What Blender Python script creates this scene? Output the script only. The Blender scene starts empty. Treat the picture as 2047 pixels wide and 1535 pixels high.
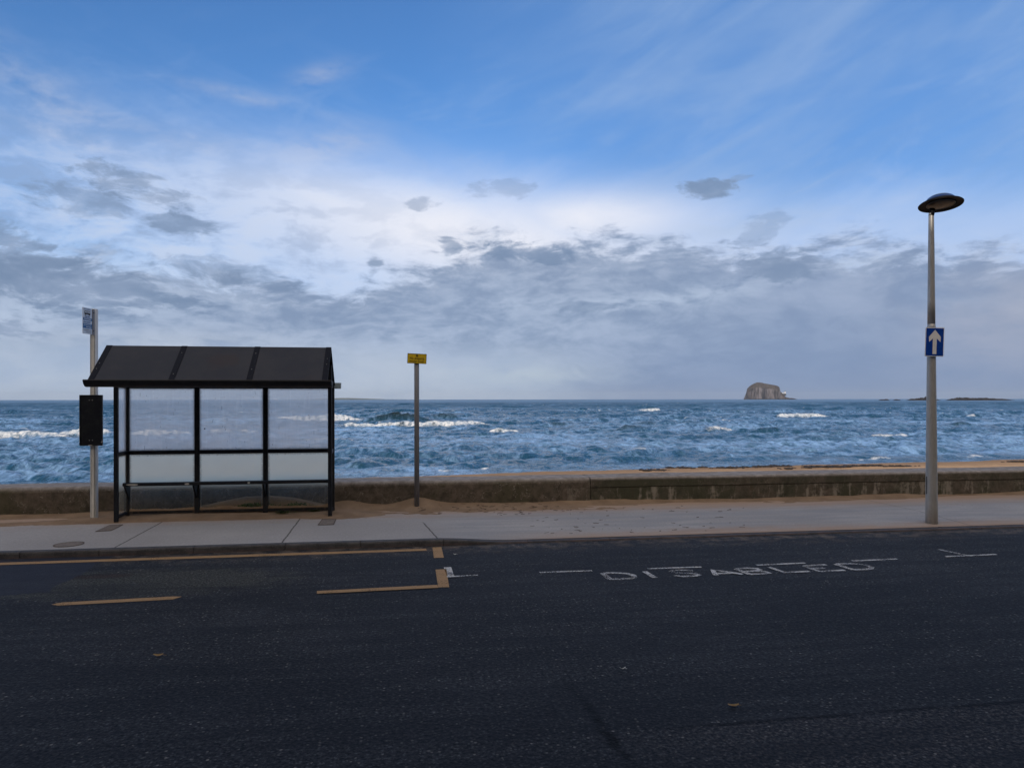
import bpy, bmesh, math, random
import numpy as np
from mathutils import Vector, Matrix, noise as mnoise
random.seed(7); rng = np.random.default_rng(11)
sc = bpy.context.scene
C = sc.collection
R = math.radians

# ------------------------------------------------------------------ camera model
F = 1537.0; CAMH = 1.87; ANG = R(9.0); CA, SA = math.cos(ANG), math.sin(ANG)
def hor(px): return 799.5 - 2.5*px/2047.0
def ray(px, py): return (px-1023.5)/F, -(py-hor(px))/F
def G(px, py, z=0.0):                    # a photo pixel on a level plane -> world x, y
    a, b = ray(px, py); d = (z-CAMH)/b
    return a*d, d
def ST(x, y): return x*CA + y*SA, -x*SA + y*CA       # world -> along / across the road
def W(s, t): return s*CA - t*SA, s*SA + t*CA
def GS(px, py, z=0.0): return ST(*G(px, py, z))

cam_d = bpy.data.cameras.new('camera'); cam = bpy.data.objects.new('camera', cam_d); C.objects.link(cam)
cam.location = (0, 0, CAMH); cam.rotation_euler = (R(90), R(0.07), 0)
cam_d.sensor_width = 36; cam_d.lens = F/2047*36; cam_d.shift_y = 30.5/2047
cam_d.clip_start = .05; cam_d.clip_end = 40000
sc.camera = cam

# ------------------------------------------------------------------ node helper
class E:
    """an arithmetic expression over node sockets"""
    def __init__(s, nt, sock): s.nt, s.s = nt, sock
    def _m(s, op, *o, clamp=False):
        n = s.nt.nodes.new('ShaderNodeMath'); n.operation = op; n.use_clamp = clamp
        for i, v in enumerate((s,)+o):
            if isinstance(v, E): s.nt.links.new(v.s, n.inputs[i])
            else: n.inputs[i].default_value = v
        return E(s.nt, n.outputs[0])
    def __add__(s, o): return s._m('ADD', o)
    __radd__ = __add__
    def __sub__(s, o): return s._m('SUBTRACT', o)
    def __rsub__(s, o): return (s*-1.0)+o
    def __mul__(s, o): return s._m('MULTIPLY', o)
    __rmul__ = __mul__
    def __truediv__(s, o): return s._m('DIVIDE', o)
    def pw(s, o): return s._m('POWER', o)
    def abs(s): return s._m('ABSOLUTE')
    def mn(s, o): return s._m('MINIMUM', o)
    def mx(s, o): return s._m('MAXIMUM', o)
    def clamp(s): return s._m('ADD', 0.0, clamp=True)
    def exp(s): return s._m('EXPONENT')
    def asin(s): return s._m('ARCSINE')
    def atan2(s, o): return s._m('ARCTAN2', o)
    def ss(s, a, b):                      # smoothstep a..b (also with a > b)
        n = s.nt.nodes.new('ShaderNodeMapRange'); n.interpolation_type = 'SMOOTHSTEP'
        lo, hi, t0, t1 = (a, b, 0, 1) if a < b else (b, a, 1, 0)
        s.nt.links.new(s.s, n.inputs[0])
        for i, v in zip((1, 2, 3, 4), (lo, hi, t0, t1)): n.inputs[i].default_value = v
        return E(s.nt, n.outputs[0])
class NB:
    def __init__(s, nt): s.nt = nt
    def coords(s, kind='Object'):
        t = s.nt.nodes.new('ShaderNodeTexCoord'); x = s.nt.nodes.new('ShaderNodeSeparateXYZ')
        s.nt.links.new(t.outputs[kind], x.inputs[0]); return [E(s.nt, o) for o in x.outputs]
    def vec(s, x, y, z=0.0):
        n = s.nt.nodes.new('ShaderNodeCombineXYZ')
        for i, v in enumerate((x, y, z)):
            if isinstance(v, E): s.nt.links.new(v.s, n.inputs[i])
            else: n.inputs[i].default_value = v
        return E(s.nt, n.outputs[0])
    def noise(s, v, scale=1.0, detail=4, rough=.55, dist=0.0, lac=2.0):
        n = s.nt.nodes.new('ShaderNodeTexNoise'); s.nt.links.new(v.s, n.inputs['Vector'])
        n.inputs['Scale'].default_value = scale; n.inputs['Detail'].default_value = detail
        n.inputs['Roughness'].default_value = rough; n.inputs['Distortion'].default_value = dist
        n.inputs['Lacunarity'].default_value = lac
        return E(s.nt, n.outputs[0])
    def voro(s, v, scale=1.0, out='Distance', feature='F1'):
        n = s.nt.nodes.new('ShaderNodeTexVoronoi'); n.feature = feature; s.nt.links.new(v.s, n.inputs['Vector'])
        n.inputs['Scale'].default_value = scale; return E(s.nt, n.outputs[out])
    def mix(s, f, a, b):                  # colours: tuples or E
        n = s.nt.nodes.new('ShaderNodeMix'); n.data_type = 'RGBA'; n.clamp_factor = True
        for i, v in ((0, f), (6, a), (7, b)):
            if isinstance(v, E): s.nt.links.new(v.s, n.inputs[i])
            elif i == 0: n.inputs[0].default_value = v
            else: n.inputs[i].default_value = (*v, 1) if len(v) == 3 else v
        return E(s.nt, n.outputs[2])
    def mul(s, a, b):
        n = s.nt.nodes.new('ShaderNodeMix'); n.data_type = 'RGBA'; n.blend_type = 'MULTIPLY'; n.inputs[0].default_value = 1
        for i, v in ((6, a), (7, b)):
            if isinstance(v, E): s.nt.links.new(v.s, n.inputs[i])
            else: n.inputs[i].default_value = (*v, 1)
        return E(s.nt, n.outputs[2])
    def attr(s, name):
        n = s.nt.nodes.new('ShaderNodeAttribute'); n.attribute_name = name; return E(s.nt, n.outputs['Fac'])
    def bump(s, h, strength=.3, dist=.01, normal=None):
        n = s.nt.nodes.new('ShaderNodeBump'); n.inputs['Strength'].default_value = strength
        n.inputs['Distance'].default_value = dist; s.nt.links.new(h.s, n.inputs['Height'])
        if normal is not None: s.nt.links.new(normal.s, n.inputs['Normal'])
        return E(s.nt, n.outputs[0])
    def bsdf(s, color, rough=.6, metal=0.0, spec=.5, normal=None, **kw):
        n = s.nt.nodes.new('ShaderNodeBsdfPrincipled')
        d = {'Base Color': color, 'Roughness': rough, 'Metallic': metal, 'Specular IOR Level': spec}; d.update(kw)
        for k, v in d.items():
            if isinstance(v, E): s.nt.links.new(v.s, n.inputs[k])
            elif isinstance(v, tuple): n.inputs[k].default_value = (*v, 1)
            else: n.inputs[k].default_value = v
        if normal is not None: s.nt.links.new(normal.s, n.inputs['Normal'])
        return E(s.nt, n.outputs[0])
    def node(s, typ, out=0, **kw):
        n = s.nt.nodes.new(typ)
        for k, v in kw.items():
            k = k.replace('_', ' ')
            if isinstance(v, E): s.nt.links.new(v.s, n.inputs[k])
            elif isinstance(v, tuple): n.inputs[k].default_value = (*v, 1)
            else: n.inputs[k].default_value = v
        return E(s.nt, n.outputs[out])
    def mixs(s, f, a, b):
        n = s.nt.nodes.new('ShaderNodeMixShader')
        if isinstance(f, E): s.nt.links.new(f.s, n.inputs[0])
        else: n.inputs[0].default_value = f
        s.nt.links.new(a.s, n.inputs[1]); s.nt.links.new(b.s, n.inputs[2]); return E(s.nt, n.outputs[0])
def material(name, fn):
    m = bpy.data.materials.new(name); m.use_nodes = True; nt = m.node_tree; nt.nodes.clear()
    o = nt.nodes.new('ShaderNodeOutputMaterial'); nb = NB(nt); nt.links.new(fn(nb).s, o.inputs['Surface']); return m

# ------------------------------------------------------------------ mesh helpers
def new_mesh(name, bm, mat, smooth=False):
    me = bpy.data.meshes.new(name); bm.normal_update(); bm.to_mesh(me); bm.free()
    if mat: me.materials.append(mat)
    if smooth:
        for p in me.polygons: p.use_smooth = True
    return me
def obj(name, bm, mat, parent=None, smooth=False):
    me = new_mesh(name, bm, mat, smooth) if isinstance(bm, bmesh.types.BMesh) else bm
    o = bpy.data.objects.new(name, me); C.objects.link(o)
    if parent: o.parent = parent
    return o
def tag(o, label, cat, group=None, kind=None):
    o['label'] = label; o['category'] = cat
    if group: o['group'] = group
    if kind: o['kind'] = kind
    return o
def thing(name, label, cat, s, t, z=0.0, rot=ANG, group=None):
    o = bpy.data.objects.new(name, None); o.empty_display_size = .2; C.objects.link(o)
    x, y = W(s, t); o.location = (x, y, z); o.rotation_euler = (0, 0, rot)
    return tag(o, label, cat, group)
def struct(name, bm, mat, road_frame=True, smooth=False, kind='structure', parent=None):
    o = obj(name, bm, mat, parent, smooth)
    if not parent:
        o['kind'] = kind
        if road_frame: o.rotation_euler = (0, 0, ANG)
    return o
def box(bm, x0, x1, y0, y1, z0, z1, bev=0.0, seg=1):
    v = [bm.verts.new(p) for p in ((x0,y0,z0),(x1,y0,z0),(x1,y1,z0),(x0,y1,z0),(x0,y0,z1),(x1,y0,z1),(x1,y1,z1),(x0,y1,z1))]
    fs = [bm.faces.new([v[i] for i in f]) for f in ((0,3,2,1),(4,5,6,7),(0,1,5,4),(1,2,6,5),(2,3,7,6),(3,0,4,7))]
    if bev:
        es = list({e for f in fs for e in f.edges})
        bmesh.ops.bevel(bm, geom=es, offset=bev, segments=seg, affect='EDGES', profile=.5)
    return bm
def extrude_poly(bm, pts, a0, a1, place):
    """closed 2-D outline swept from a0 to a1; place(u, v, a) -> xyz"""
    A = [bm.verts.new(place(u, v, a0)) for u, v in pts]; B = [bm.verts.new(place(u, v, a1)) for u, v in pts]
    n = len(pts); bm.faces.new(A[::-1]); bm.faces.new(B)
    for i in range(n): bm.faces.new((A[i], A[(i+1) % n], B[(i+1) % n], B[i]))
    bmesh.ops.recalc_face_normals(bm, faces=bm.faces[:]); return bm
def lathe(bm, prof, n=32, M=None, cap=True):
    rings = []
    for r, z in prof:
        ring = []
        for i in range(n):
            a = 2*math.pi*i/n; p = Vector((r*math.cos(a), r*math.sin(a), z))
            ring.append(bm.verts.new(M @ p if M else p))
        rings.append(ring)
    for A, B in zip(rings, rings[1:]):
        for i in range(n): bm.faces.new((A[i], A[(i+1) % n], B[(i+1) % n], B[i]))
    if cap: bm.faces.new(rings[0][::-1]); bm.faces.new(rings[-1])
    return bm
def tube(bm, p0, p1, r, n=12):
    p0, p1 = Vector(p0), Vector(p1); d = p1-p0; q = d.to_track_quat('Z', 'Y').to_matrix().to_4x4()
    return lathe(bm, [(r, 0), (r, d.length)], n, Matrix.Translation(p0) @ q)
def text_mesh(name, body, size, mat, parent, loc, rot, extrude=.001, align='CENTER'):
    cu = bpy.data.curves.new(name, 'FONT'); cu.body = body; cu.size = size; cu.align_x = align; cu.align_y = 'CENTER'; cu.extrude = extrude
    cu.resolution_u = 3
    t = bpy.data.objects.new(name+'_tmp', cu); C.objects.link(t)
    dg = bpy.context.evaluated_depsgraph_get(); me = bpy.data.meshes.new_from_object(t.evaluated_get(dg))
    bpy.data.objects.remove(t); bpy.data.curves.remove(cu)
    me.materials.clear(); me.materials.append(mat)
    o = bpy.data.objects.new(name, me); C.objects.link(o); o.parent = parent; o.location = loc; o.rotation_euler = rot
    return o
# 2-D value noise for the big grids
_T = rng.random((256, 256))
def vnoise(x, y):
    xi = np.floor(x).astype(int); yi = np.floor(y).astype(int); fx = x-xi; fy = y-yi
    fx = fx*fx*(3-2*fx); fy = fy*fy*(3-2*fy)
    g = lambda a, b: _T[a & 255, b & 255]
    return (g(xi, yi)*(1-fx)+g(xi+1, yi)*fx)*(1-fy) + (g(xi, yi+1)*(1-fx)+g(xi+1, yi+1)*fx)*fy
def fbm(x, y, o=4, gain=.5):
    t = 0; a = 1; n = 0
    for k in range(o): t = t+a*vnoise(x+17.3*k, y+9.1*k); n += a; a *= gain; x = x*2.03; y = y*2.03
    return t/n
def sstep(a, b, x):
    t = np.clip((x-a)/(b-a), 0, 1); return t*t*(3-2*t)
def grid_obj(name, X, Y, Z, mat, attrs=None, smooth=True):
    """a height-field sheet from 2-D arrays"""
    nr, nc = X.shape; me = bpy.data.meshes.new(name)
    co = np.stack([X, Y, Z], -1).reshape(-1, 3).astype(np.float32)
    i = np.arange(nr*nc).reshape(nr, nc)
    f = np.stack([i[:-1, :-1], i[:-1, 1:], i[1:, 1:], i[1:, :-1]], -1).reshape(-1, 4).astype(np.int32)
    me.vertices.add(len(co)); me.vertices.foreach_set('co', co.ravel())
    me.loops.add(f.size); me.loops.foreach_set('vertex_index', f.ravel())
    me.polygons.add(len(f)); me.polygons.foreach_set('loop_start', np.arange(0, f.size, 4, dtype=np.int32))
    me.polygons.foreach_set('loop_total', np.full(len(f), 4, np.int32))
    me.update(calc_edges=True)
    if smooth: me.polygons.foreach_set('use_smooth', np.ones(len(f), bool))
    for k, v in (attrs or {}).items():
        a = me.attributes.new(k, 'FLOAT', 'POINT'); a.data.foreach_set('value', v.reshape(-1).astype(np.float32))
    me.materials.append(mat); me.validate()
    o = bpy.data.objects.new(name, me); C.objects.link(o); return o

# ------------------------------------------------------------------ levels of the street
T_KERB = 10.28; T_WALL = 13.42; T_WALLB = 14.05; Z_ROAD = -.08; S_DROP = .62
def edge_drop(s): return -.058*float(sstep(S_DROP, S_DROP+1.0, s))
def zpav(s, t): return edge_drop(s)*max(0., 1-(t-T_KERB)/1.3)

# ------------------------------------------------------------------ materials
def m_asphalt(nb):
    x, y, z = nb.coords(); v = nb.vec(x, y, 0)
    chip = nb.voro(v, 48, 'Color'); chipd = nb.voro(v, 48)
    sep = nb.nt.nodes.new('ShaderNodeSeparateColor'); nb.nt.links.new(chip.s, sep.inputs[0]); rnd = E(nb.nt, sep.outputs[0]); rnd2 = E(nb.nt, sep.outputs[1])
    big = nb.noise(v, .55, 4, .6); mid = nb.noise(v, 5.0, 4, .65); fine = nb.noise(v, 60, 2, .6)
    stone = rnd.ss(.62, 1.0)*chipd.ss(.62, .2)
    # stripped, greyer ground in front of the shelter (a worn patch)
    gx, gy = GS(265, 1165, Z_ROAD)
    worn = (((x-gx)/1.9).pw(2)*1.0 + ((y-gy)/.75).pw(2) + (mid-.5)*1.6).ss(1.0, .45)
    kerbside = (y + (mid-.5)*.5).ss(9.55, 10.25)
    col = nb.mix(big.ss(.35, .68), (.019, .0212, .0255), (.029, .032, .038))
    col = nb.mix(mid.ss(.35, .75)*.5, col, (.030, .033, .041))
    pit = nb.noise(v, 36, 4, .75); col = nb.mix(pit.ss(.52, .38)*.75, col, (.002, .003, .006)); col = nb.mix(pit.ss(.54, .70)*.8, col, (.105, .110, .120))
    stones = nb.mix(rnd2.ss(.80, .9), (.095, .100, .112), (.34, .32, .30))
    col = nb.mix(stone*(.55+.45*worn+.3*kerbside), col, stones)
    col = nb.mix(worn*.5, col, nb.mix((pit*.5+fine*.5).ss(.44, .58), (.016, .018, .016), (.105, .108, .092)))
    col = nb.mix(kerbside*mid.ss(.4, .65)*.55, col, (.21, .17, .135))
    # black seam running across the lane towards the camera, and a smooth relaid patch by the kerb
    a0 = GS(1135, 1365, Z_ROAD); a1 = GS(1265, 1530, Z_ROAD)
    dx, dy = a1[0]-a0[0], a1[1]-a0[1]; L = math.hypot(dx, dy); dx /= L; dy /= L
    wob = (nb.noise(v, 3.0, 3)-.5)*.12
    along = (x-a0[0])*dx + (y-a0[1])*dy; off = ((x-a0[0])*-dy + (y-a0[1])*dx + wob).abs()
    seam = off.ss(.055, .012)*along.ss(-.1, .25)*along.ss(L+2.6, L+.6)
    col = nb.mix(seam*mid.ss(.25, .6)*.9, col, (.003, .003, .004))
    hx_, hy_ = GS(195, 1152, Z_ROAD); hole = (((x-hx_)/.42).pw(2) + ((y-hy_)/.13).pw(2) + (fine-.5)*1.6 + (mid-.5)).ss(1.1, .5)
    col = nb.mix(hole*.8, col, nb.mix(fine.ss(.4, .6), (.010, .007, .007), (.055, .040, .036)))
    b0 = GS(1330, 1455, Z_ROAD); b1 = GS(2040, 1402, Z_ROAD); m_ = (b1[1]-b0[1])/(b1[0]-b0[0])
    dl = y - b0[1] - (x-b0[0])*m_ + (nb.noise(v, 1.8, 4)-.5)*.10
    col = nb.mix(dl.abs().ss(.035, .008)*x.ss(b0[0]-.2, b0[0]+.3)*mid.ss(.3, .5)*.75, col, (.004, .004, .006))
    col = nb.mix(dl.ss(.02, -.05)*x.ss(b0[0]-.6, b0[0]+.5)*pit.ss(.50, .62)*.6, col, (.10, .085, .08))
    tyre = (nb.noise(nb.vec(x*.25, y*2.2, 3.), 1.0, 3, .5)-.5).abs().ss(.10, .0); col = nb.mix(tyre*.45, col, (.010, .012, .017))
    p0 = GS(120, 1172, Z_ROAD); p1 = GS(195, 1128, Z_ROAD)
    nx, ny = (p1[1]-p0[1]), -(p1[0]-p0[0]); nl = math.hypot(nx, ny); nx /= nl; ny /= nl
    side = (x-p0[0])*nx + (y-p0[1])*ny + (nb.noise(v, 2.0, 3)-.5)*.35
    sg = -1 if (GS(20, 1150, Z_ROAD)[0]-p0[0])*nx + (GS(20, 1150, Z_ROAD)[1]-p0[1])*ny < 0 else 1
    lower = (y - GS(20, 1190, Z_ROAD)[1] + (nb.noise(v, 1.3, 3)-.5)*.5)
    patch = (side*sg).ss(-.02, .03)*lower.ss(-.02, .02)*x.ss(-40, -39)
    col = nb.mix(patch*.85, col, nb.mix(fine, (.018, .022, .030), (.028, .032, .052)))
    h = chipd*.6 + fine*.5 + mid*.4
    rough = (mid*.2+.65)
    return nb.bsdf(col, rough, spec=.10, normal=nb.bump(h+pit*.6, .5, .010))
M_asphalt = material('asphalt', m_asphalt)

def m_pavement(nb):
    x, y, z = nb.coords(); v = nb.vec(x, y, 0)
    big = nb.noise(v, .5, 5, .6); mid = nb.noise(v, 4, 5, .65); fine = nb.noise(v, 90, 3, .7)
    streak = nb.noise(nb.vec(x*.5, y*4.0, 0), 1.0, 4, .6, .3)
    col = nb.mix(big.ss(.3, .7), (.245, .242, .243), (.33, .327, .328))
    col = nb.mix(mid.ss(.4, .75)*.35, col, (.19, .185, .19))
    gr = nb.noise(v, 28, 4, .75); col = nb.mix(gr.ss(.53, .68)*.5, col, (.14, .135, .135)); col = nb.mix(gr.ss(.47, .32)*.5, col, (.42, .41, .41)); col = nb.mix(fine.ss(.3, .75)*.35, col, (.36, .355, .36))
    spot = nb.voro(v, 2.3).ss(.06, .045); col = nb.mix(spot*.5, col, (.10, .095, .095))
    # wet-brushed blue-grey concrete right of the joint
    col = nb.mix(x.ss(.3, 1.2)*streak.ss(.42, .62)*.5, col, (.20, .215, .24))
    # wind-blown sand film: against the wall, along the dropped kerb
    n = (streak-.5)*1.1 + (mid-.5)*.7
    sandw = (y + n).ss(11.9, 13.2)*.8
    sandk = ((y*-1.0) + n*.55).ss(-11.0, -10.35)*x.ss(1.0, 3.0)*.75
    sand = sandw.mx(sandk)*fine.ss(.15, .5)
    col = nb.mix(sand, col, (.34, .225, .145))
    # joints between the bays
    for px, py in ((237, 1090), (563, 1085), (876, 1076)):
        s0 = GS(px, py, 0)[0]; tilt = {237: .0, 563: .0, 876: .10}[px]
        j = (x - s0 + (y-T_KERB)*tilt + (mid-.5)*.03).abs().ss(.016, .006)*(1 if px != 876 else 1.0)
        if px == 876: j = j*y.ss(11.9, 11.6)
        col = nb.mix(j*.85, col, (.045, .04, .04))
    for s0 in (-10.2, -6.9, 8.7, 13.4): col = nb.mix((x-s0 + (mid-.5)*.03).abs().ss(.014, .005)*.6, col, (.08, .075, .07))
    h = fine*.6+mid*.6
    return nb.bsdf(col, .85, spec=.25, normal=nb.bump(h, .35, .006))
M_pavement = material('pavement_concrete', m_pavement)

def m_kerb(nb):
    x, y, z = nb.coords(); v = nb.vec(x, y, z); n = nb.noise(v, 6, 5, .65); f = nb.noise(v, 70, 3, .6)
    col = nb.mix(n.ss(.3, .7), (.036, .037, .042), (.075, .074, .079)); col = nb.mix(f.ss(.55, .8)*.5, col, (.20, .19, .185))
    col = nb.mix((z*-1.0).ss(.035, .085)*n.ss(.3, .6)*.6, col, (.09, .055, .052))
    return nb.bsdf(col, .75, spec=.3, normal=nb.bump(f+n, .4, .006))
M_kerb = material('kerb_stone', m_kerb)

def m_wall(nb):
    x, y, z = nb.coords(); v = nb.vec(x, y, z)
    big = nb.noise(v, 1.1, 5, .6); mid = nb.noise(v, 7, 6, .7); fine = nb.noise(v, 55, 3, .7)
    run = nb.noise(nb.vec(x*5.0, y, z*.7), 1.0, 5, .65)
    right = x.ss(2.6, 4.0)
    col = nb.mix(mid.ss(.3, .7), (.062, .052, .042), (.135, .112, .090))
    col = nb.mix(big.ss(.45, .65)*.6, col, (.060, .058, .034))                     # mossy green
    col = nb.mix(fine.ss(.6, .8)*.35, col, (.26, .22, .18))                        # pitted aggregate
    blotch = nb.noise(nb.vec(x, y, z*1.5), 14, 5, .7)
    col = nb.mix(blotch.ss(.62, .72)*.55, col, (.24, .215, .185))                   # pale lichen specks
    stain = nb.noise(nb.vec(x*1.6, y, z*1.1), 2.6, 6, .72, .8); col = nb.mix(stain.ss(.52, .68)*.65, col, (.030, .028, .022)); col = nb.mix(stain.ss(.40, .28)*.45, col, (.20, .175, .145))
    crack = (nb.noise(v, 2.2, 4, .6)-.5).abs().ss(.006, .0)*.5
    col = nb.mix(crack, col, (.30, .27, .23))
    # algae and lime runs on the right half, below the coping course
    below = z.ss(.30, .26)*right
    col = nb.mix(right*big.ss(.3, .6)*.55, col, (.045, .052, .034))
    col = nb.mix(below*(run*.7+mid*.3).ss(.50, .60)*.75, col, (.27, .245, .21))
    col = nb.mix(below*(nb.noise(nb.vec(x*1.3, 0, 0), 1.0, 2).ss(.62, .70))*run.ss(.35, .6)*.6, col, (.12, .045, .028))
    joint = (z + (mid-.5)*.03 - .285).abs().ss(.012, .003)*right
    col = nb.mix(joint*.7, col, (.030, .026, .022))
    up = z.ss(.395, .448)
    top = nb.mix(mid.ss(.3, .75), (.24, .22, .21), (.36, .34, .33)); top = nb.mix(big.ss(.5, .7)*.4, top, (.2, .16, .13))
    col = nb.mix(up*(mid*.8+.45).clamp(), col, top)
    return nb.bsdf(col, .9, spec=.2, normal=nb.bump(fine*.5+mid+blotch*.5, .6, .012))
M_wall = material('sea_wall_concrete', m_wall)

def m_sand(nb, dark=False):
    x, y, z = nb.coords(); v = nb.vec(x, y, z); n = nb.noise(v, 2.5, 5, .65); f = nb.noise(v, 120, 3, .7); b = nb.noise(v, .35, 4)
    sp = nb.voro(v, 160)
    if dark: a, c = (.155, .108, .072), (.235, .168, .115)
    else: a, c = (.36, .225, .125), (.50, .335, .20)
    col = nb.mix(n.ss(.3, .7), a, c); col = nb.mix(f.ss(.3, .75)*.4, col, tuple(q*1.35 for q in c))
    col = nb.mix(sp.ss(.22, .1)*.35, col, (.05, .04, .03))
    if not dark:
        col = nb.mix(z.ss(-1.30, -1.48)*.6, col, (.17, .115, .08))                   # damp at the water's edge
        col = nb.mix(b.ss(.55, .7)*.3, col, (.30, .20, .13))
    return nb.bsdf(col, .95, spec=.15, normal=nb.bump(n+f*.6, .6, .03 if not dark else .008))
M_beach = material('beach_sand', lambda nb: m_sand(nb)); M_drift = material('blown_sand', lambda nb: m_sand(nb, True))

def m_paint(base, wear):
    def fn(nb):
        x, y, z = nb.coords(); v = nb.vec(x, y, 0); n = nb.noise(v, 40, 4, .7); g = nb.noise(v, 3, 4, .6)
        c = nb.voro(v, 95)
        col = nb.mix(n.ss(.35, .75)*.5, base, tuple(b*.62 for b in base)); col = nb.mix(g.ss(.5, .75)*.4, col, tuple(b*.75 for b in base))
        keep = (n*.55 + nb.noise(v, 130, 2, .6)*.45 + (g-.5)*.35).ss(wear, wear+.06)
        return nb.mixs(keep, nb.node('ShaderNodeBsdfTransparent'), nb.bsdf(col, .75, spec=.3, normal=nb.bump(n+c*.6, .5, .006)))
    return fn
M_yellow = material('yellow_road_paint', m_paint((.33, .205, .095), .37)); M_white = material('white_road_paint', m_paint((.60, .61, .62), .468))

def m_black(nb):
    x, y, z = nb.coords(); v = nb.vec(x, y, z); n = nb.noise(v, 9, 5, .7); f = nb.noise(v, 60, 4, .7)
    col = nb.mix(n.ss(.3, .7), (.006, .0075, .012), (.014, .016, .022)); col = nb.mix((f*.6+n*.4).ss(.66, .70)*.6, col, (.22, .21, .20))
    return nb.bsdf(col, n*.2+.40, spec=.25, normal=nb.bump(n, .08, .004))
M_black = material('black_painted_steel', m_black)
def m_black_dirty(nb):
    x, y, z = nb.coords(); v = nb.vec(x, y, z); n = nb.noise(v, 12, 5, .7); g = nb.noise(nb.vec(x*6.0, y*6.0, z*1.2), 3, 5, .7)
    col = nb.mix(n.ss(.3, .7), (.008, .009, .012), (.02, .02, .023)); col = nb.mix(g.ss(.52, .7)*z.ss(1.3, .2)*.55, col, (.10, .07, .048))
    return nb.bsdf(col, .5, spec=.35)
M_post = material('grimy_black_post', m_black_dirty)
def m_roof(nb):
    x, y, z = nb.coords(); v = nb.vec(x, y, z); n = nb.noise(v, 1.6, 5, .65); f = nb.noise(v, 30, 3, .6)
    col = nb.mix(n.ss(.35, .65), (.021, .024, .034), (.032, .033, .041)); col = nb.mix(nb.noise(v, 2.3, 4).ss(.55, .7)*.6, col, (.034, .025, .026))
    col = nb.mix(f.ss(.68, .75)*.25, col, (.10, .10, .10))
    return nb.bsdf(col, .55, spec=.3, normal=nb.bump(f, .05, .002))
M_roof = material('smoked_roof_sheet', m_roof)
M_lichen = material('lichen', lambda nb: nb.bsdf(nb.mix(nb.noise(nb.vec(*nb.coords()), 18, 3).ss(.4, .6), (.22, .12, .04), (.30, .27, .22)), .9))
def m_alu(base=(.72, .72, .69), rough=.5, metal=.15):
    def fn(nb):
        x, y, z = nb.coords(); n = nb.noise(nb.vec(x*4.0, y*4.0, z*.8), 5, 5, .7)
        return nb.bsdf(nb.mix(n.ss(.3, .75), base, tuple(b*.74 for b in base)), n*.2+rough-.1, metal, .5)
    return fn
M_alu = material('weathered_aluminium', m_alu())
M_groove = material('dark_groove', lambda nb: nb.bsdf((.02, .02, .02), .7))
M_galv = material('grey_galvanised_pole', m_alu((.22, .225, .245), .55, .2))
M_lamp = material('brushed_lamp_column', m_alu((.44, .435, .42), .42, .35))
M_lampcap = material('blue_grey_lamp_shell', lambda nb: nb.bsdf(nb.mix(nb.noise(nb.vec(*nb.coords()), 12, 4).ss(.3, .7), (.075, .11, .15), (.10, .135, .165)), .4, .1, .3))
M_lampblue = material('blue_lamp_band', lambda nb: nb.bsdf((.006, .035, .15), .35, 0, .3))
M_lampdark = material('dark_lamp_rim', lambda nb: nb.bsdf((.004, .005, .008), .6, 0, .15))
M_strap = material('dark_roof_strap', lambda nb: nb.bsdf(nb.mix(nb.noise(nb.vec(*nb.coords()), 30, 4, .7).ss(.60, .72)*.5, (.003, .004, .010), (.06, .06, .07)), .6, 0, .18))
M_lens = material('grubby_lamp_glass', lambda nb: nb.bsdf(nb.mix(nb.noise(nb.vec(*nb.coords()), 14, 4).ss(.3, .7), (.022, .018, .017), (.045, .038, .034)), .3, 0, .3))
def flat(name, c, rough=.5, spec=.4, var=.25):
    return material(name, lambda nb: nb.bsdf(nb.mix(nb.noise(nb.vec(*nb.coords()), 22, 4, .65).ss(.35, .75), c, tuple(q*(1-var) for q in c)), rough, 0, spec))
M_signblue = flat('sign_blue', (.005, .055, .36), .4, .2); M_signwhite = flat('sign_white', (.75, .76, .76), .5, .3, .12)
M_signyellow = flat('sign_yellow', (.60, .42, .012), .45); M_ink = flat('sign_ink', (.012, .010, .008), .5)
M_flagwhite = flat('flag_white', (.66, .76, .88), .4); M_flagblue = flat('flag_blue', (.008, .13, .36), .4)
M_case = material('black_case', lambda nb: nb.bsdf(nb.mix(nb.noise(nb.vec(*nb.coords()), 7, 5, .7).ss(.45, .75), (.006, .007, .012), (.022, .026, .026)), .4, 0, .4))
M_chip = flat('bare_metal_chip', (.5, .48, .45), .6)

def m_pane(hx, hz):
    def fn(nb):
        x, y, z = nb.coords(); v = nb.vec(x, y, z)
        n = nb.noise(v, 1.7, 5, .6); f = nb.noise(v, 24, 5, .7); drip = nb.noise(nb.vec(x*9.0, y, z*.8), 2.2, 4, .6)
        ex = (x.abs()*-1.0)+hx; ez = (z.abs()*-1.0)+hz; ed = ex.mn(ez) + (f-.5)*.05
        film = n.ss(.25, .75)*.14 + .20 + f.ss(.5, .8)*.05; haze = n.ss(.25, .75)*.30 + .44 + drip.ss(.5, .7)*.08
        grime = ed.ss(.05, .0)
        film = (film + grime*.5).clamp()
        col = nb.mix(grime*.9, (.70, .79, .90), (.24, .215, .18))
        white = nb.mixs(.72, nb.node('ShaderNodeBsdfDiffuse', Color=col), nb.node('ShaderNodeBsdfTranslucent', Color=col))
        see = nb.mixs(haze, nb.node('ShaderNodeBsdfTransparent', Color=(.95, .97, .98)), nb.node('ShaderNodeBsdfRefraction', Color=(1., 1., 1.), IOR=1.5, Roughness=.8))
        fr = nb.node('ShaderNodeFresnel', IOR=1.45)
        return nb.mixs(fr*.8, nb.mixs(film, see, white), nb.node('ShaderNodeBsdfGlossy', Roughness=.08, Color=(1., 1., 1.)))
    return fn
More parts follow.
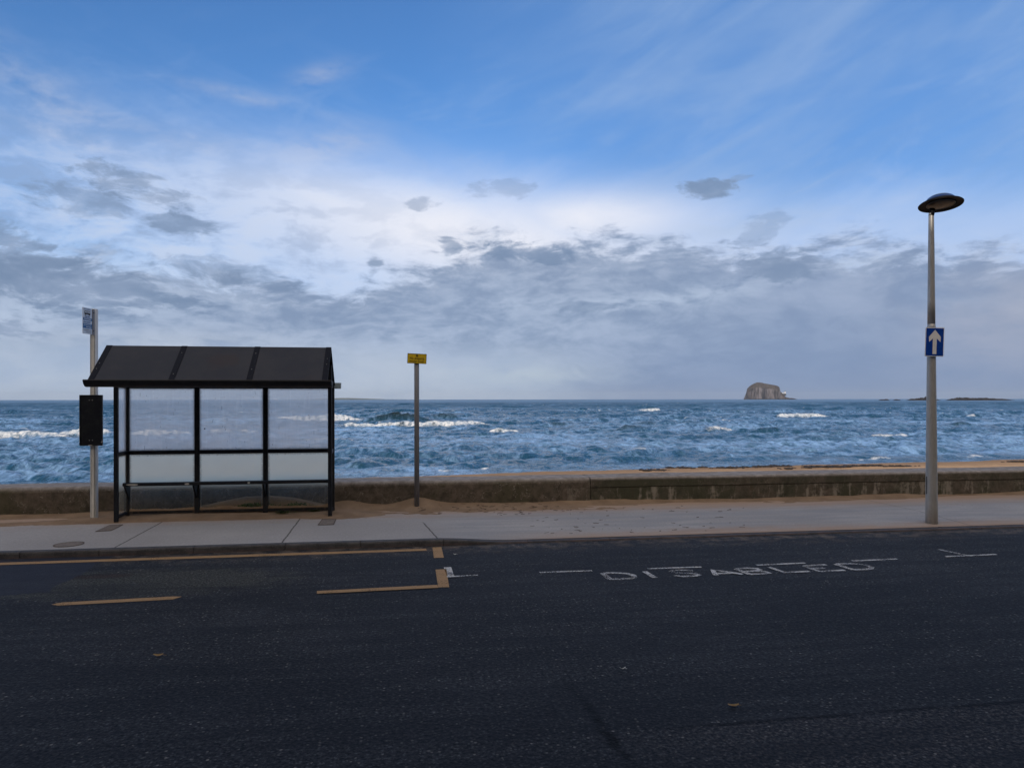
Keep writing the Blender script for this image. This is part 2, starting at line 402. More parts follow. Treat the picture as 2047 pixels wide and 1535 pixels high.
def m_frost(hx, hz):
    def fn(nb):
        x, y, z = nb.coords(); v = nb.vec(x, y, z)
        n = nb.noise(v, 2.0, 5, .6); f = nb.noise(v, 30, 5, .7)
        ex = (x.abs()*-1.0)+hx; ez = (z.abs()*-1.0)+hz; ed = ex.mn(ez) + (f-.5)*.07
        grime = ed.ss(.045, .0); low = (z + hz).ss(.30, .0)
        film = (.09 + n.ss(.3, .7)*.10 + grime*.5 + f.ss(.6, .8)*.12).clamp()
        col = nb.mix(grime.mx(low*n.ss(.4, .7)*.6), (.60, .63, .58), (.20, .155, .11))
        white = nb.mixs(.80, nb.node('ShaderNodeBsdfDiffuse', Color=col), nb.node('ShaderNodeBsdfTranslucent', Color=col))
        g = nb.mixs(z.ss(.06, -.14)*.84 + .08, nb.node('ShaderNodeBsdfRefraction', Color=(.97, .98, .86), IOR=1.35, Roughness=.75), nb.node('ShaderNodeBsdfTransparent', Color=(.95, .97, .92)))
        return nb.mixs(film, g, white)
    return fn

def m_sea(nb):
    x, y, z = nb.coords(); v = nb.vec(x, y*.45, 0)
    r1 = nb.noise(v, 1.3, 4, .6, .4); r2 = nb.noise(nb.vec(x, y*.6, 0), 4.2, 3, .6)
    far = nb.noise(nb.vec(x, y*.3, 0), .22, 5, .62, .3)
    foam = nb.attr('foam'); lace = nb.noise(nb.vec(x, y*.6, 0), .9, 6, .72, 1.2); lace2 = nb.noise(nb.vec(x*.7, y*.35, 0), 3.0, 5, .7)
    dash = nb.noise(nb.vec(x*.55, y*.50, 1.), 1.1, 6, .68, .5).ss(.50, .62); dash2 = nb.noise(nb.vec(x*.16, y*.10, 4.), 1.2, 6, .70, .4).ss(.50, .64)
    lace3 = nb.noise(nb.vec(x*1.6, y*.8, z*2.0), 2.0, 5, .75)
    solid = (foam + (lace2-.5)*.8 + (lace3-.5)*.7).ss(.38, .95)
    scum_sheen = (nb.attr('scum_sheen') + (lace-.5)*1.25 + (lace2-.5)*.4).ss(.24, .74)*.80*(1.0-dash*.78)*(1.0-dash2*.62)*(1.0-nb.attr('lift')).clamp()  # sky sheen painted in with the thin foam, cut by dark wave-face streaks
    col = nb.mix(nb.attr('lift'), (.009, .064, .125), (.010, .022, .022))
    n1 = nb.bump(r1 + far*4.0, 1.0, .42); n2 = nb.bump(r2, .55, .06, n1)
    water = nb.bsdf(col, y.ss(60, 420)*.30+.13, 0, .5, n2, IOR=1.33)
    fcol = nb.mix((lace2*.45+lace3*.55).ss(.40, .60), (.40, .50, .60), (.84, .85, .86))
    white = nb.bsdf(fcol, .9, 0, .1, nb.bump(lace2, .7, .15))
    haze = nb.bsdf((.30, .52, .86), .6, 0, .4, n1)  # pale blue of foam film and of reflected sky, held in the base colour
    return nb.mixs(solid, nb.mixs(scum_sheen, water, haze), white)
M_sea = material('sea_water', m_sea)

def m_rock(nb):
    x, y, z = nb.coords(); v = nb.vec(x, y, z); n = nb.noise(v, .02, 6, .65); c = nb.noise(nb.vec(x, y, z*.22), .035, 6, .72, .6)
    nrm = nb.nt.nodes.new('ShaderNodeNewGeometry'); sp = nb.nt.nodes.new('ShaderNodeSeparateXYZ'); nb.nt.links.new(nrm.outputs['Normal'], sp.inputs[0])
    up = E(nb.nt, sp.outputs[2])
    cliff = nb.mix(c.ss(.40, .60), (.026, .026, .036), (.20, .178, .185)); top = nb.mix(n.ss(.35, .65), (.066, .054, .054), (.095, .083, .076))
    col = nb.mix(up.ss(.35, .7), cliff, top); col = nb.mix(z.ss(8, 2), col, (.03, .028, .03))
    return nb.bsdf(col, .95, 0, .1, nb.bump(c, .6, 6.0))
M_rock = material('island_rock', m_rock)
M_reef = material('reef_rock', lambda nb: nb.bsdf(nb.mix(nb.noise(nb.vec(*nb.coords()), .25, 5, .7).ss(.35, .65), (.010, .010, .013), (.042, .037, .038)), .9, 0, .2))
M_hill = material('far_hill', lambda nb: nb.bsdf(nb.mix(nb.noise(nb.vec(*nb.coords()), .004, 4), (.06, .08, .05), (.12, .12, .09)), .95, 0, .1))
M_weed = material('dark_seaweed', lambda nb: nb.bsdf(nb.mix(nb.noise(nb.vec(*nb.coords()), 9, 4).ss(.3, .7), (.012, .009, .006), (.04, .026, .015)), .6, 0, .4))
M_green = material('green_leaf', lambda nb: nb.bsdf(nb.mix(nb.noise(nb.vec(*nb.coords()), 25, 3).ss(.3, .7), (.03, .065, .015), (.07, .11, .03)), .7, 0, .3))
M_iron = material('rusty_cast_iron', lambda nb: nb.bsdf(nb.mix(nb.noise(nb.vec(*nb.coords()), 25, 5, .7).ss(.35, .7), (.12, .105, .095), (.22, .185, .155)), .8, 0, .3))
M_litter = material('dry_wrack', lambda nb: nb.bsdf((.055, .036, .024), .9))
M_house = flat('rubble_stone', (.13, .11, .095), .9, .2); M_slate = flat('slate', (.06, .06, .07), .7, .3)
M_glassdark = flat('window_glass', (.02, .025, .03), .1, .6); M_frame = flat('window_frame', (.6, .6, .58), .5)

# ------------------------------------------------------------------ road, pavement, kerb
bm = bmesh.new()
S0, S1 = -70, 90
def sheet(bm, s0, s1, t0, t1, z):
    v = [bm.verts.new(p) for p in ((s0, t0, z), (s1, t0, z), (s1, t1, z), (s0, t1, z))]; bm.faces.new(v)
sheet(bm, S0, S1, -1.4, T_KERB+.02, Z_ROAD)
road = struct('road', bm, M_asphalt)
# pavement on the sea side: falls to the dropped kerb on the right
ss = np.unique(np.concatenate([np.linspace(S0, -8, 20), np.linspace(-8, 10, 120), np.linspace(10, S1, 25)])); tt = np.concatenate([np.linspace(T_KERB+.125, 11.7, 14), [12.5, T_WALL+.05]])
SS, TT = np.meshgrid(ss, tt)
ZZ = np.vectorize(zpav)(SS, TT)
pav = grid_obj('pavement', SS, TT, ZZ, M_pavement); pav.rotation_euler = (0, 0, ANG); pav['kind'] = 'structure'
# kerb stones
kerb = bpy.data.objects.new('kerb', None); C.objects.link(kerb); kerb.rotation_euler = (0, 0, ANG); kerb['kind'] = 'structure'
def kerb_stone(s0, s1, parent):
    bm = bmesh.new(); n = 8; W_ = .125; r = .022
    prof = [(0, -.16), (0, -r), (r*.3, -r*.3), (r, 0), (W_, 0), (W_, -.16)]
    rings = []
    for i in range(n+1):
        s = s0 + (s1-s0)*i/n; dz = edge_drop(s)
        rings.append([bm.verts.new((s, T_KERB+u+random.uniform(-.002, .002), v+dz+(.0 if v < -.1 else random.uniform(-.0015, .0015)))) for u, v in prof])
    for A, B in zip(rings, rings[1:]):
        for k in range(len(prof)-1): bm.faces.new((A[k], B[k], B[k+1], A[k+1]))
    bm.faces.new(rings[0]); bm.faces.new(rings[-1][::-1]); bmesh.ops.recalc_face_normals(bm, faces=bm.faces[:])
    return obj('kerb_stone', bm, M_kerb, parent)
joints = [GS(px, py, 0)[0] for px, py in ((33, 1106), (197, 1099), (386, 1094), (570, 1087), (720, 1082), (886, 1078))]
g = .008
s = joints[0]; edges = []
while s > -14: edges.append((s-1.0, s)); s -= 1.0
edges += list(zip(joints, joints[1:]))
s = joints[-1]
while s < 16: edges.append((s, s+1.15)); s += 1.15
for a, b in edges: kerb_stone(a+g/2, b-g/2, kerb)
bm = bmesh.new()
for a, b in ((S0, min(e[0] for e in edges)-g), (max(e[1] for e in edges)+g, S1)):
    z = edge_drop(a); box(bm, a, b, T_KERB, T_KERB+.125, -.16+z, z)
obj('kerb_run', bm, M_kerb, kerb)
# near pavement and kerb under and behind the camera
bm = bmesh.new(); box(bm, S0, S1, -3.2, -1.4, -.3, .02, .01); struct('footpath', bm, M_pavement)
bm = bmesh.new(); sheet(bm, S0-200, S1+200, -120, T_WALLB+2, -.42); struct('ground', bm, M_drift)

# painted markings: ribbons on the asphalt
def ribbon(bm, pts, w, z=Z_ROAD+.004, closed=False):
    P = [Vector((p[0], p[1], 0)) for p in pts]; n = len(P)
    L = []; Rr = []
    for i in range(n):
        a = P[max(i-1, 0)]; b = P[min(i+1, n-1)]; d = (b-a).normalized(); q = Vector((-d.y, d.x, 0))*w/2
        L.append(bm.verts.new((P[i]+q).to_tuple()[:2]+(z,))); Rr.append(bm.verts.new((P[i]-q).to_tuple()[:2]+(z,)))
    for i in range(n-1): bm.faces.new((L[i], Rr[i], Rr[i+1], L[i+1]))
def px_poly(bm, pts, z=Z_ROAD+.004): bm.faces.new([bm.verts.new((*GS(px, py, Z_ROAD), z)) for px, py in pts])
def gp(*pts): return [GS(px, py, Z_ROAD) for px, py in pts]
def mark(name, mat, fn):
    bm = bmesh.new(); fn(bm); bmesh.ops.recalc_face_normals(bm, faces=bm.faces[:])
    for f in bm.faces:
        if f.normal.z < 0: f.normal_flip()
    return obj(name, bm, mat, road)
def f_(bm):
    a = gp((0, 1127.5))[0]; b = gp((852, 1099))[0]
    ribbon(bm, [(a[0]-9, a[1]-9*(b[1]-a[1])/(b[0]-a[0])), a, b], .14)
mark('yellow_kerb_line', M_yellow, f_)
mark('yellow_bar', M_yellow, lambda bm: px_poly(bm, ((864, 1094.5), (882, 1094), (887, 1115), (867, 1115.5))))
mark('yellow_corner', M_yellow, lambda bm: [px_poly(bm, ((870, 1139), (892, 1138), (897.5, 1174), (875.5, 1174.5))),
                                            px_poly(bm, ((633, 1182.5), (874, 1170), (875, 1174.5), (876, 1176), (633, 1188)), Z_ROAD+.008)])
mark('yellow_dash', M_yellow, lambda bm: px_poly(bm, ((103, 1209), (118, 1205), (345, 1192.5), (363, 1193), (345, 1198.5), (115, 1211))))
s_, t_ = GS(103, 1209, Z_ROAD); s2_, t2_ = GS(363, 1194, Z_ROAD)
mark('yellow_dash', M_yellow, lambda bm: ribbon(bm, [(s_-3.2, t_), (s_-1.7, t_)], .085))
mark('white_corner', M_white, lambda bm: [ribbon(bm, gp((894, 1134), (900, 1152)), .085), ribbon(bm, gp((893, 1154), (955, 1150.5)), .05, Z_ROAD+.008)])
mark('white_dash', M_white, lambda bm: ribbon(bm, gp((1078, 1144.5), (1183, 1141)), .052))
mark('white_dash', M_white, lambda bm: ribbon(bm, gp((1294, 1137), (1402, 1133.5)), .052))
mark('white_dash', M_white, lambda bm: ribbon(bm, gp((1512, 1130), (1609, 1125.5)), .052))
mark('white_dash', M_white, lambda bm: ribbon(bm, gp((1703, 1121.5), (1793, 1117.5)), .052))
mark('white_tee', M_white, lambda bm: [ribbon(bm, gp((1876, 1098.5), (1942, 1112)), .05), ribbon(bm, gp((1889, 1113.5), (1991, 1109)), .052, Z_ROAD+.008)])
def letters(bm):
    # DISABLED: strokes as polylines on the road (each letter about 0.35 m high)
    K = [[[(1204, 1146), (1219, 1158)], [(1217, 1158), (1240, 1158), (1258, 1157), (1269, 1154.5), (1266, 1150.5), (1252, 1146.8), (1230, 1145.6), (1206, 1146)]],
         [[(1288, 1143), (1309, 1155.5)]],
         [[(1385, 1141.6), (1362, 1140.8), (1345, 1141.4), (1341, 1143.3), (1350, 1145.6), (1372, 1146.6), (1390, 1147.6), (1397, 1150), (1388, 1152.4), (1365, 1153), (1348, 1151.2)]],
         [[(1431, 1151.5), (1424, 1140), (1452, 1144), (1484, 1149)], [(1430, 1147), (1462, 1145.8)]],
         [[(1470, 1137.5), (1499, 1148.5)], [(1470, 1137.5), (1495, 1136.2), (1513, 1137.4), (1519, 1139.6), (1508, 1142), (1486, 1143.2)], [(1508, 1142), (1528, 1143.4), (1538, 1146), (1524, 1148), (1499, 1148.8)]],
         [[(1537, 1134.5), (1568, 1145.4), (1618, 1143.2)]],
         [[(1606, 1131.5), (1639, 1142.6), (1688, 1140)], [(1606, 1131.5), (1651, 1129.3)], [(1622, 1137.2), (1647, 1136)]],
         [[(1670, 1128.6), (1706, 1139.8)], [(1704, 1139.8), (1726, 1139.5), (1740, 1138), (1742, 1134.8), (1730, 1130.6), (1708, 1127.8), (1672, 1128.4)]]]
    k = 0
    for letter in K:
        for st in letter:
            ribbon(bm, gp(*st), .062, Z_ROAD+.004+.0012*(k % 5)); k += 1
mark('disabled_lettering', M_white, letters)

def scrap(label, px, py, mat, sz):
    x0, y0 = GS(px, py, Z_ROAD); r = thing('fallen_leaf', label, 'leaf', x0, y0, Z_ROAD+.004)
    bm = bmesh.new(); P = []
    for k in range(10):
        a = k*math.pi/5; P.append((sz*math.cos(a)*(1+.2*random.random()), sz*.45*math.sin(a)*(1+.3*random.random()), .006+.012*abs(math.cos(a))+.006*random.random()))
    c0 = bm.verts.new((0, 0, .004)); vs_ = [bm.verts.new(q) for q in P]
    for k in range(10): bm.faces.new((c0, vs_[k], vs_[(k+1) % 10]))
    obj('blade', bm, mat, r); bm = bmesh.new(); tube(bm, (sz*.9, 0, .012), (sz*1.6, sz*.2, .006), .0015, 5); obj('stalk', bm, mat, r)
M_leafd = flat('dry_leaf', (.26, .16, .06), .8); M_leafp = flat('pale_scrap', (.5, .5, .47), .8)
scrap('small tan leaf lying on the bare road below the left yellow dash', 316, 1313, M_leafd, .035)
scrap('yellow brown leaf lying on the road near the bottom seam', 1465, 1414, M_leafd, .035)
scrap('small pale scrap lying on the middle of the road', 1244, 1340, M_leafp, .022)
scrap('tiny pale scrap on the road beside the yellow bar', 909, 1110, M_leafp, .02)
# iron covers and patches let into the pavement
def cover(name, label, cat, pts, mat=M_iron):
    P = [GS(px, py, 0) for px, py in pts]; cx = sum(p[0] for p in P)/len(P); cy = sum(p[1] for p in P)/len(P)
    r = thing(name, label, cat, cx, cy, zpav(cx, cy))
    bm = bmesh.new(); extrude_poly(bm, [(p[0]-cx, p[1]-cy) for p in P], -.02, .004, lambda u, v, a: (u, v, a)); obj('lid', bm, mat, r)
    bm = bmesh.new()
    lo = [(( p[0]-cx)*1.0, (p[1]-cy)*1.0) for p in P]
    n = len(lo)
    for i in range(n):
        a = Vector((*lo[i], .0)); b = Vector((*lo[(i+1) % n], .0)); ai, bi = a*.92, b*.92; a = a*1.02; b = b*1.02
        bm.faces.new([bm.verts.new((q.x, q.y, .0065)) for q in (a, b, bi, ai)])
    obj('rim', bm, M_litter, r); return r
cover('manhole_cover', 'rusty oval iron cover set in the concrete pavement left of the bus shelter', 'manhole cover',
      [(137+31*math.cos(a)+ 6*math.sin(a), 1088.5-5.0*math.sin(a)-2.2*math.cos(a)) for a in [i*math.pi/9 for i in range(18)]])
cover('drain_cover', 'square pitted metal cover in the pavement by the shelter right front post', 'drain cover', ((635, 1050), (667, 1049), (672, 1038), (644, 1038)))
cover('drain_cover', 'sand-strewn metal cover in the pavement by the shelter left front post', 'drain cover', ((190, 1063), (222, 1061), (246, 1049), (219, 1050)))

# ------------------------------------------------------------------ sea wall
bm = bmesh.new(); H = .46
segs = [S0, -9.5, 3.55, 16.8, S1]
wall = thing('sea_wall', 'low stained concrete sea wall along the back of the pavement', 'wall', 0, 0)
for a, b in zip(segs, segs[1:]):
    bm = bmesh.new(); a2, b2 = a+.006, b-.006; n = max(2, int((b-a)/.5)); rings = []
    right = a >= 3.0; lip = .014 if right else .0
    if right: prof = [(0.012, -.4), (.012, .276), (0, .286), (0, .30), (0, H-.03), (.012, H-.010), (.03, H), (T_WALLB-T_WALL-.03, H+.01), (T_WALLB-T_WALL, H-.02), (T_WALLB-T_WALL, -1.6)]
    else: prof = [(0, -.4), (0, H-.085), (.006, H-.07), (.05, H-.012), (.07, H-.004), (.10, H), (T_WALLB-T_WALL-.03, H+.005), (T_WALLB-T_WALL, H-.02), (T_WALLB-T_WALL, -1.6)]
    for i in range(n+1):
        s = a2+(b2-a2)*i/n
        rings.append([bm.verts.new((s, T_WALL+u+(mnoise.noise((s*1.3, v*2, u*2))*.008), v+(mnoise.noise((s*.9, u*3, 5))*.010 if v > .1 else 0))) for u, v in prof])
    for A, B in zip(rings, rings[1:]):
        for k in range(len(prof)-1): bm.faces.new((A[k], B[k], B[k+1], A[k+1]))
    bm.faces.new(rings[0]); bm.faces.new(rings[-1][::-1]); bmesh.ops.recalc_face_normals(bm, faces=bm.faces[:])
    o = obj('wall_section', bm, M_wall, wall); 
# ------------------------------------------------------------------ blown sand against the wall
s = np.linspace(-13, 16, 780); t = np.linspace(11.2, T_WALL+.03, 112); S_, T_ = np.meshgrid(s, t)
base = np.vectorize(zpav)(S_, T_)
w = sstep(11.6, 13.4, T_)
n1 = fbm(S_*.55+3, T_*1.6, 4); n2 = fbm(S_*3+40, T_*5+9, 4); n3 = fbm(S_*14, T_*14+4, 3)
h = -.035 + .075*w*n1*1.3 + .02*(n2-.5) + .008*(n3-.5)
h += .03*sstep(13.05, 13.42, T_)*(.4+n1)
sy, ty = GS(833, 1010, .03)
h += .085*np.exp(-(((S_-sy)/.28)**2 + ((T_-13.36)/.26)**2))                       # heap round the sign post
h += .055*np.exp(-(((S_-sy)/.75)**2 + ((T_-13.45)/.35)**2))
h += .10*np.exp(-(((S_+.72)/.32)**2 + ((T_-13.40)/.24)**2))                       # beside the shelter's right end
h += .035*np.exp(-(((S_+.8)/.45)**2 + ((T_-12.7)/.5)**2))
h += .02*np.exp(-(((S_+4.4)/.9)**2 + ((T_-12.75)/.35)**2))
h += .03*np.exp(-(((S_+2.5)/2.3)**4 + ((T_-12.72)/.25)**2))                     # drift in the shelter
h -= .012*sstep(2.5, 7, S_)*(1-sstep(13.1, 13.4, T_))
# the dune trapped behind the shelter's glass
ridge = np.interp(S_, [-4.3, -3.6, -3.25, -2.75, -2.35, -2.0, -1.65, -1.3, -1.0, -.75], [.06, .05, .10, .19, .27, .285, .245, .17, .08, .02])
dune = ridge*sstep(12.995, 13.06, T_)*(.85+.15*sstep(13.45, 13.25, T_)) + .03*(n2-.5)
inside = ((S_ > -4.35) & (S_ < -.70))*sstep(12.98, 13.0, T_)
h = np.maximum(h, dune*inside - .06*(1-inside))
drift = grid_obj('sand', S_, T_, base+h, M_drift); drift.rotation_euler = (0, 0, ANG)
drift['kind'] = 'stuff'; drift['label'] = 'brown wind-blown sand banked along the foot of the sea wall'; drift['category'] = 'sand'
def sand_z(sv, tv):
    i = int(np.clip(np.searchsorted(t, tv), 0, len(t)-1)); j = int(np.clip(np.searchsorted(s, sv), 0, len(s)-1)); return float(max((base+h)[i, j], base[i, j]))

# dry wrack bits scattered on the pavement
bm = bmesh.new()
for k in range(150):
    if k < 90: px = random.gauss(985, 75); py = random.gauss(1020, 4.5)
    else: px = random.uniform(1050, 1500); py = random.uniform(1012, 1065)
    x0, y0 = GS(px, py, 0); a = random.gauss(0, .5); L = random.uniform(.02, .09); z0 = sand_z(x0, y0)+.006
    p = [(x0+L*(q-.5)*math.cos(a), y0+L*(q-.5)*math.sin(a)+random.uniform(-.008, .008), z0+random.uniform(0, .008)) for q in (0, .5, 1)]
    for u, v in zip(p, p[1:]): tube(bm, u, v, random.uniform(.002, .004), 4)
lit = struct('wrack_litter', bm, M_litter, kind='stuff')
lit['label'] = 'scraps of dry seaweed and twigs scattered on the sandy pavement'; lit['category'] = 'litter'

# ------------------------------------------------------------------ bus shelter
SL, SR, TB, TF = -4.12, -.945, 12.98, 12.50
shel = thing('bus_shelter', 'black framed bus shelter with dark pitched roof and grimy glass panels', 'bus shelter', SL, TB, 0)
Lx = SR-SL
def P(name, bm, mat=M_black, parent=shel, smooth=False): return obj(name, bm, mat, parent, smooth)
ZE = 2.10; ZR = 2.665; TRI = 12.20-TB; TEF = 11.42-TB; TEB = 12.98-TB     # eaves, ridge and the two eave lines in local y
PX = [0.0, Lx/3, 2*Lx/3, Lx]
def post(x, y, w, d, ztop, mat=M_black):
    bm = bmesh.new(); box(bm, x-w/2, x+w/2, y-d/2, y+d/2, -.05, ztop, .006, 2); return P('post', bm, mat)
for k, x in enumerate(PX): post(x, 0, .075, .055, 2.12, M_post)
def roof_z(y): return ZE + (ZR-ZE)*(1-abs(y-TRI)/(TRI-TEF))
post(0, TF-TB, .06, .06, roof_z(TF-TB)-.03); post(Lx, TF-TB, .06, .06, roof_z(TF-TB)-.03)
# rails of the back wall (butted between the posts) and of both end walls
pw = .0375
for i in range(3):
    bm = bmesh.new(); box(bm, PX[i]+pw, PX[i+1]-pw, -.024, .024, 1.0, 1.062, .005); P('middle_rail', bm)
    bm = bmesh.new(); box(bm, PX[i]+pw, PX[i+1]-pw, -.024, .024, .06, .105, .005); P('bottom_rail', bm, M_post)
    bm = bmesh.new(); box(bm, PX[i]+pw, PX[i+1]-pw, -.024, .024, 2.055, 2.115, .005); P('top_rail', bm)
for x in (0, Lx):
    for z0, z1 in ((1.0, 1.062), (.06, .105), (2.055, 2.115)):
        bm = bmesh.new(); box(bm, x-.022, x+.022, TF-TB+.03, -.0275, z0, z1, .004); P('end_rail', bm)
# panes
hx = (PX[1]-PX[0]-2*pw)/2; hz1 = (2.055-1.062)/2; hz2 = (1.0-.105)/2
M_up = material('grimy_glass', m_pane(hx, hz1)); M_lo = material('frosted_dirty_glass', m_frost(hx, hz2))
M_upe = material('grimy_end_glass', m_pane(.22, hz1)); M_loe = material('frosted_end_glass', m_frost(.22, hz2))
def sheet_xz(hx_, hz_, th=.006):
    bm = bmesh.new(); v = [bm.verts.new(p) for p in ((-hx_, 0, -hz_), (hx_, 0, -hz_), (hx_, 0, hz_), (-hx_, 0, hz_))]; bm.faces.new(v); return bm
for i in range(3):
    cx = (PX[i]+PX[i+1])/2
    up = P('upper_pane', sheet_xz(hx-.001, hz1-.001), M_up); up.location = (cx, 0, 1.062+hz1)
    lo = P('lower_pane', sheet_xz(hx-.001, hz2-.001), M_lo); lo.location = (cx, 0, .105+hz2)
    for k in range(22):
        x0 = random.uniform(-hx*.93, hx*.93); z0 = random.uniform(-hz1*.95, hz1*.9); a = random.choice((math.pi/2, math.pi/2, 0, random.uniform(0, 3)))
        L = random.choice((.012, .02, .03, .06)); w_ = random.uniform(.0015, .004)
        dx, dz = math.cos(a)*L/2, math.sin(a)*L/2; qx, qz = -math.sin(a)*w_/2, math.cos(a)*w_/2
        bm = bmesh.new(); bm.faces.new([bm.verts.new((x0+p, -.004, z0+q)) for p, q in ((-dx-qx, -dz-qz), (dx-qx, dz-qz), (dx+qx, dz+qz), (-dx+qx, -dz+qz))]); obj('scratch', bm, M_ink, up)
    if i == 1: bm = bmesh.new(); lathe(bm, [(.011, 0), (.011, .004)], 10, Matrix.Translation((-hx+.08, -.007, -.155)) @ Matrix.Rotation(R(90), 4, 'X')); obj('sticker', bm, M_ink, up)
ey = (TF-TB)/2
for x in (0, Lx):
    for nm, hz_, z0, mt in (('upper_end_pane', hz1, 1.062, M_upe), ('lower_end_pane', hz2, .105, M_loe)):
        o = P(nm, sheet_xz(.222, hz_-.001), mt); o.location = (x, ey, z0+hz_); o.rotation_euler = (0, 0, R(90))
# perch seat on brackets
bm = bmesh.new(); zc = .555
extrude_poly(bm, [(-.30, zc-.020), (-.285, zc-.03), (-.19, zc-.03), (-.175, zc-.02), (-.175, zc+.008), (-.19, zc+.018), (-.27, zc+.024), (-.295, zc+.014)], .02, Lx-.035, lambda u, v, a: (a, u+.03, v))
seat = P('perch_seat', bm)
for k, x in enumerate(PX):
    x0 = {0: .035, 3: x-.05}.get(k, x-.012)
    bm = bmesh.new(); extrude_poly(bm, [(-.262, zc-.032), (-.03, zc-.032), (-.03, zc-.25), (-.055, zc-.25), (-.235, zc-.07)], x0, x0+.024, lambda u, v, a: (a, u, v)); obj('bracket', bm, M_black, seat)
for x0, w_ in ((.16, .09), (PX[1]-.09, .035), (1.9, .02)):
    bm = bmesh.new(); bmv = [bm.verts.new((x0+w_*math.cos(q)*(1+.15*math.sin(3*q)), -.272+.0016*math.sin(q)-.0008, zc-.005+.014*math.sin(q))) for q in [i*math.pi/5 for i in range(10)]]; bm.faces.new(bmv); obj('worn_patch', bm, M_chip, seat)
# roof: three sheets front and back between four bent straps
slope = Vector((0, TRI-TEF, ZR-ZE)); nrm = Vector((0, -(ZR-ZE), TRI-TEF)).normalized()
RX0, RX1 = -.03, Lx+.045
rx = [RX0+.04, RX0+.04+(RX1-RX0-.08)/3, RX0+.04+2*(RX1-RX0-.08)/3, RX1-.04]
def slab(bm, x0, x1, ya, za, yb, zb, th, off):
    a, b = Vector((0, ya, za)), Vector((0, yb, zb)); d = (b-a).normalized(); n = Vector((0, -d.z, d.y))
    if n.z < 0: n = -n
    q = [a+n*off, b+n*off, b+n*(off+th), a+n*(off+th)]
    extrude_poly(bm, [(p.y, p.z) for p in q], x0, x1, lambda u, v, A: (A, u, v))
for i in range(3):
    bm = bmesh.new(); slab(bm, rx[i]+.042, rx[i+1]-.042, TEF, ZE, TRI-.004, ZR, .010, 0); P('roof_sheet', bm, M_roof)
    bm = bmesh.new(); slab(bm, rx[i]+.042, rx[i+1]-.042, TEB, ZE, TRI+.004, ZR, .010, 0); P('roof_sheet', bm, M_roof)
for k, x in enumerate(rx):
    bm = bmesh.new(); slab(bm, x-.04, x+.04, TEF+.01, ZE+.006, TRI-.002, ZR, .022, -.006); r = P('roof_strap', bm, M_strap)
    for f_t in random.sample((.22, .35, .5, .66, .8, .9), 2):
        bm2 = bmesh.new(); p = Vector((x, TEF, ZE)) + slope*f_t + nrm*.017; lathe(bm2, [(.005, 0), (.004, .003)], 8, Matrix.Translation(p) @ nrm.to_track_quat('Z', 'Y').to_matrix().to_4x4()); obj('rivet', bm2, M_chip, r)
    bm = bmesh.new(); slab(bm, x-.04, x+.04, TEB-.01, ZE+.006, TRI+.002, ZR, .022, -.006); P('roof_strap', bm, M_strap)
    if k in (0, 3):      # tie beam of the gable
        bm = bmesh.new(); box(bm, x-.02, x+.02, TF-TB+.035, TEB-.08, 2.12, 2.16); P('gable_tie', bm)
bm = bmesh.new(); box(bm, RX0+.082, RX1-.082, TRI-.028, TRI+.028, ZR-.045, ZR-.006, .004); P('ridge_bar', bm)
bm = bmesh.new()
for i in range(70):       # crust of lichen and grit where the sheets meet the gutter
    x0 = random.choice((random.uniform(0, Lx), random.uniform(Lx*.6, Lx))); L = random.uniform(.008, .05)
    box(bm, x0, x0+L, TEF-.012, TEF+.006, ZE+.004, ZE+.012+random.uniform(0, .008))
P('lichen_crust', bm, M_lichen)['kind'] = 'stuff'
# gutters
def gutter(name, y, sgn, mat, x0, x1):
    prof = [(0, .062), (-.115, .068), (-.120, .055), (-.112, .030), (-.092, .004), (-.060, -.020), (-.02, -.032), (.02, -.034), (.02, .062)]
    bm = bmesh.new(); extrude_poly(bm, [(u*sgn+y, v+ZE-.02) for u, v in prof], x0, x1, lambda u, v, a: (a, u, v)); return P(name, bm, mat)
gutter('front_gutter', TEF, 1, M_black, -.035, Lx+.115)
gutter('back_gutter', TEB, -1, flat('grey_gutter', (.24, .31, .36)), .0, Lx+.14)
bm = bmesh.new(); box(bm, .0, Lx, TF-TB-.035, TF-TB+.035, roof_z(TF-TB)-.075, roof_z(TF-TB)-.032, .004); P('front_beam', bm)
# sand lodged on the bottom rail in front of the panes
bm = bmesh.new()
for i in range(3):
    n = 60; xs_ = [PX[i]+pw+.004+(PX[i+1]-PX[i]-2*pw-.008)*k/n for k in range(n+1)]; rows = []
    for k, x in enumerate(xs_):
        hgt = .016+.045*max(0, mnoise.noise((x*2.3, i*7, 1))+.35)+.008*mnoise.noise((x*22, i, 3))+.02*math.exp(-min(k, n-k)/6); hgt = max(hgt, .003)
        rows.append([bm.verts.new(q) for q in ((x, -.0235, .1055), (x, -.018, .1055+hgt*.55), (x, -.0015, .1055+hgt))])
    for A, B in zip(rows, rows[1:]):
        for q in range(2): bm.faces.new((A[q], B[q], B[q+1], A[q+1]))
led = obj('sand', bm, M_drift, None, True); led.location = shel.location; led.rotation_euler = (0, 0, ANG); led['kind'] = 'stuff'
led['label'] = 'thin line of sand lodged on the bottom rail of the shelter'; led['category'] = 'sand'
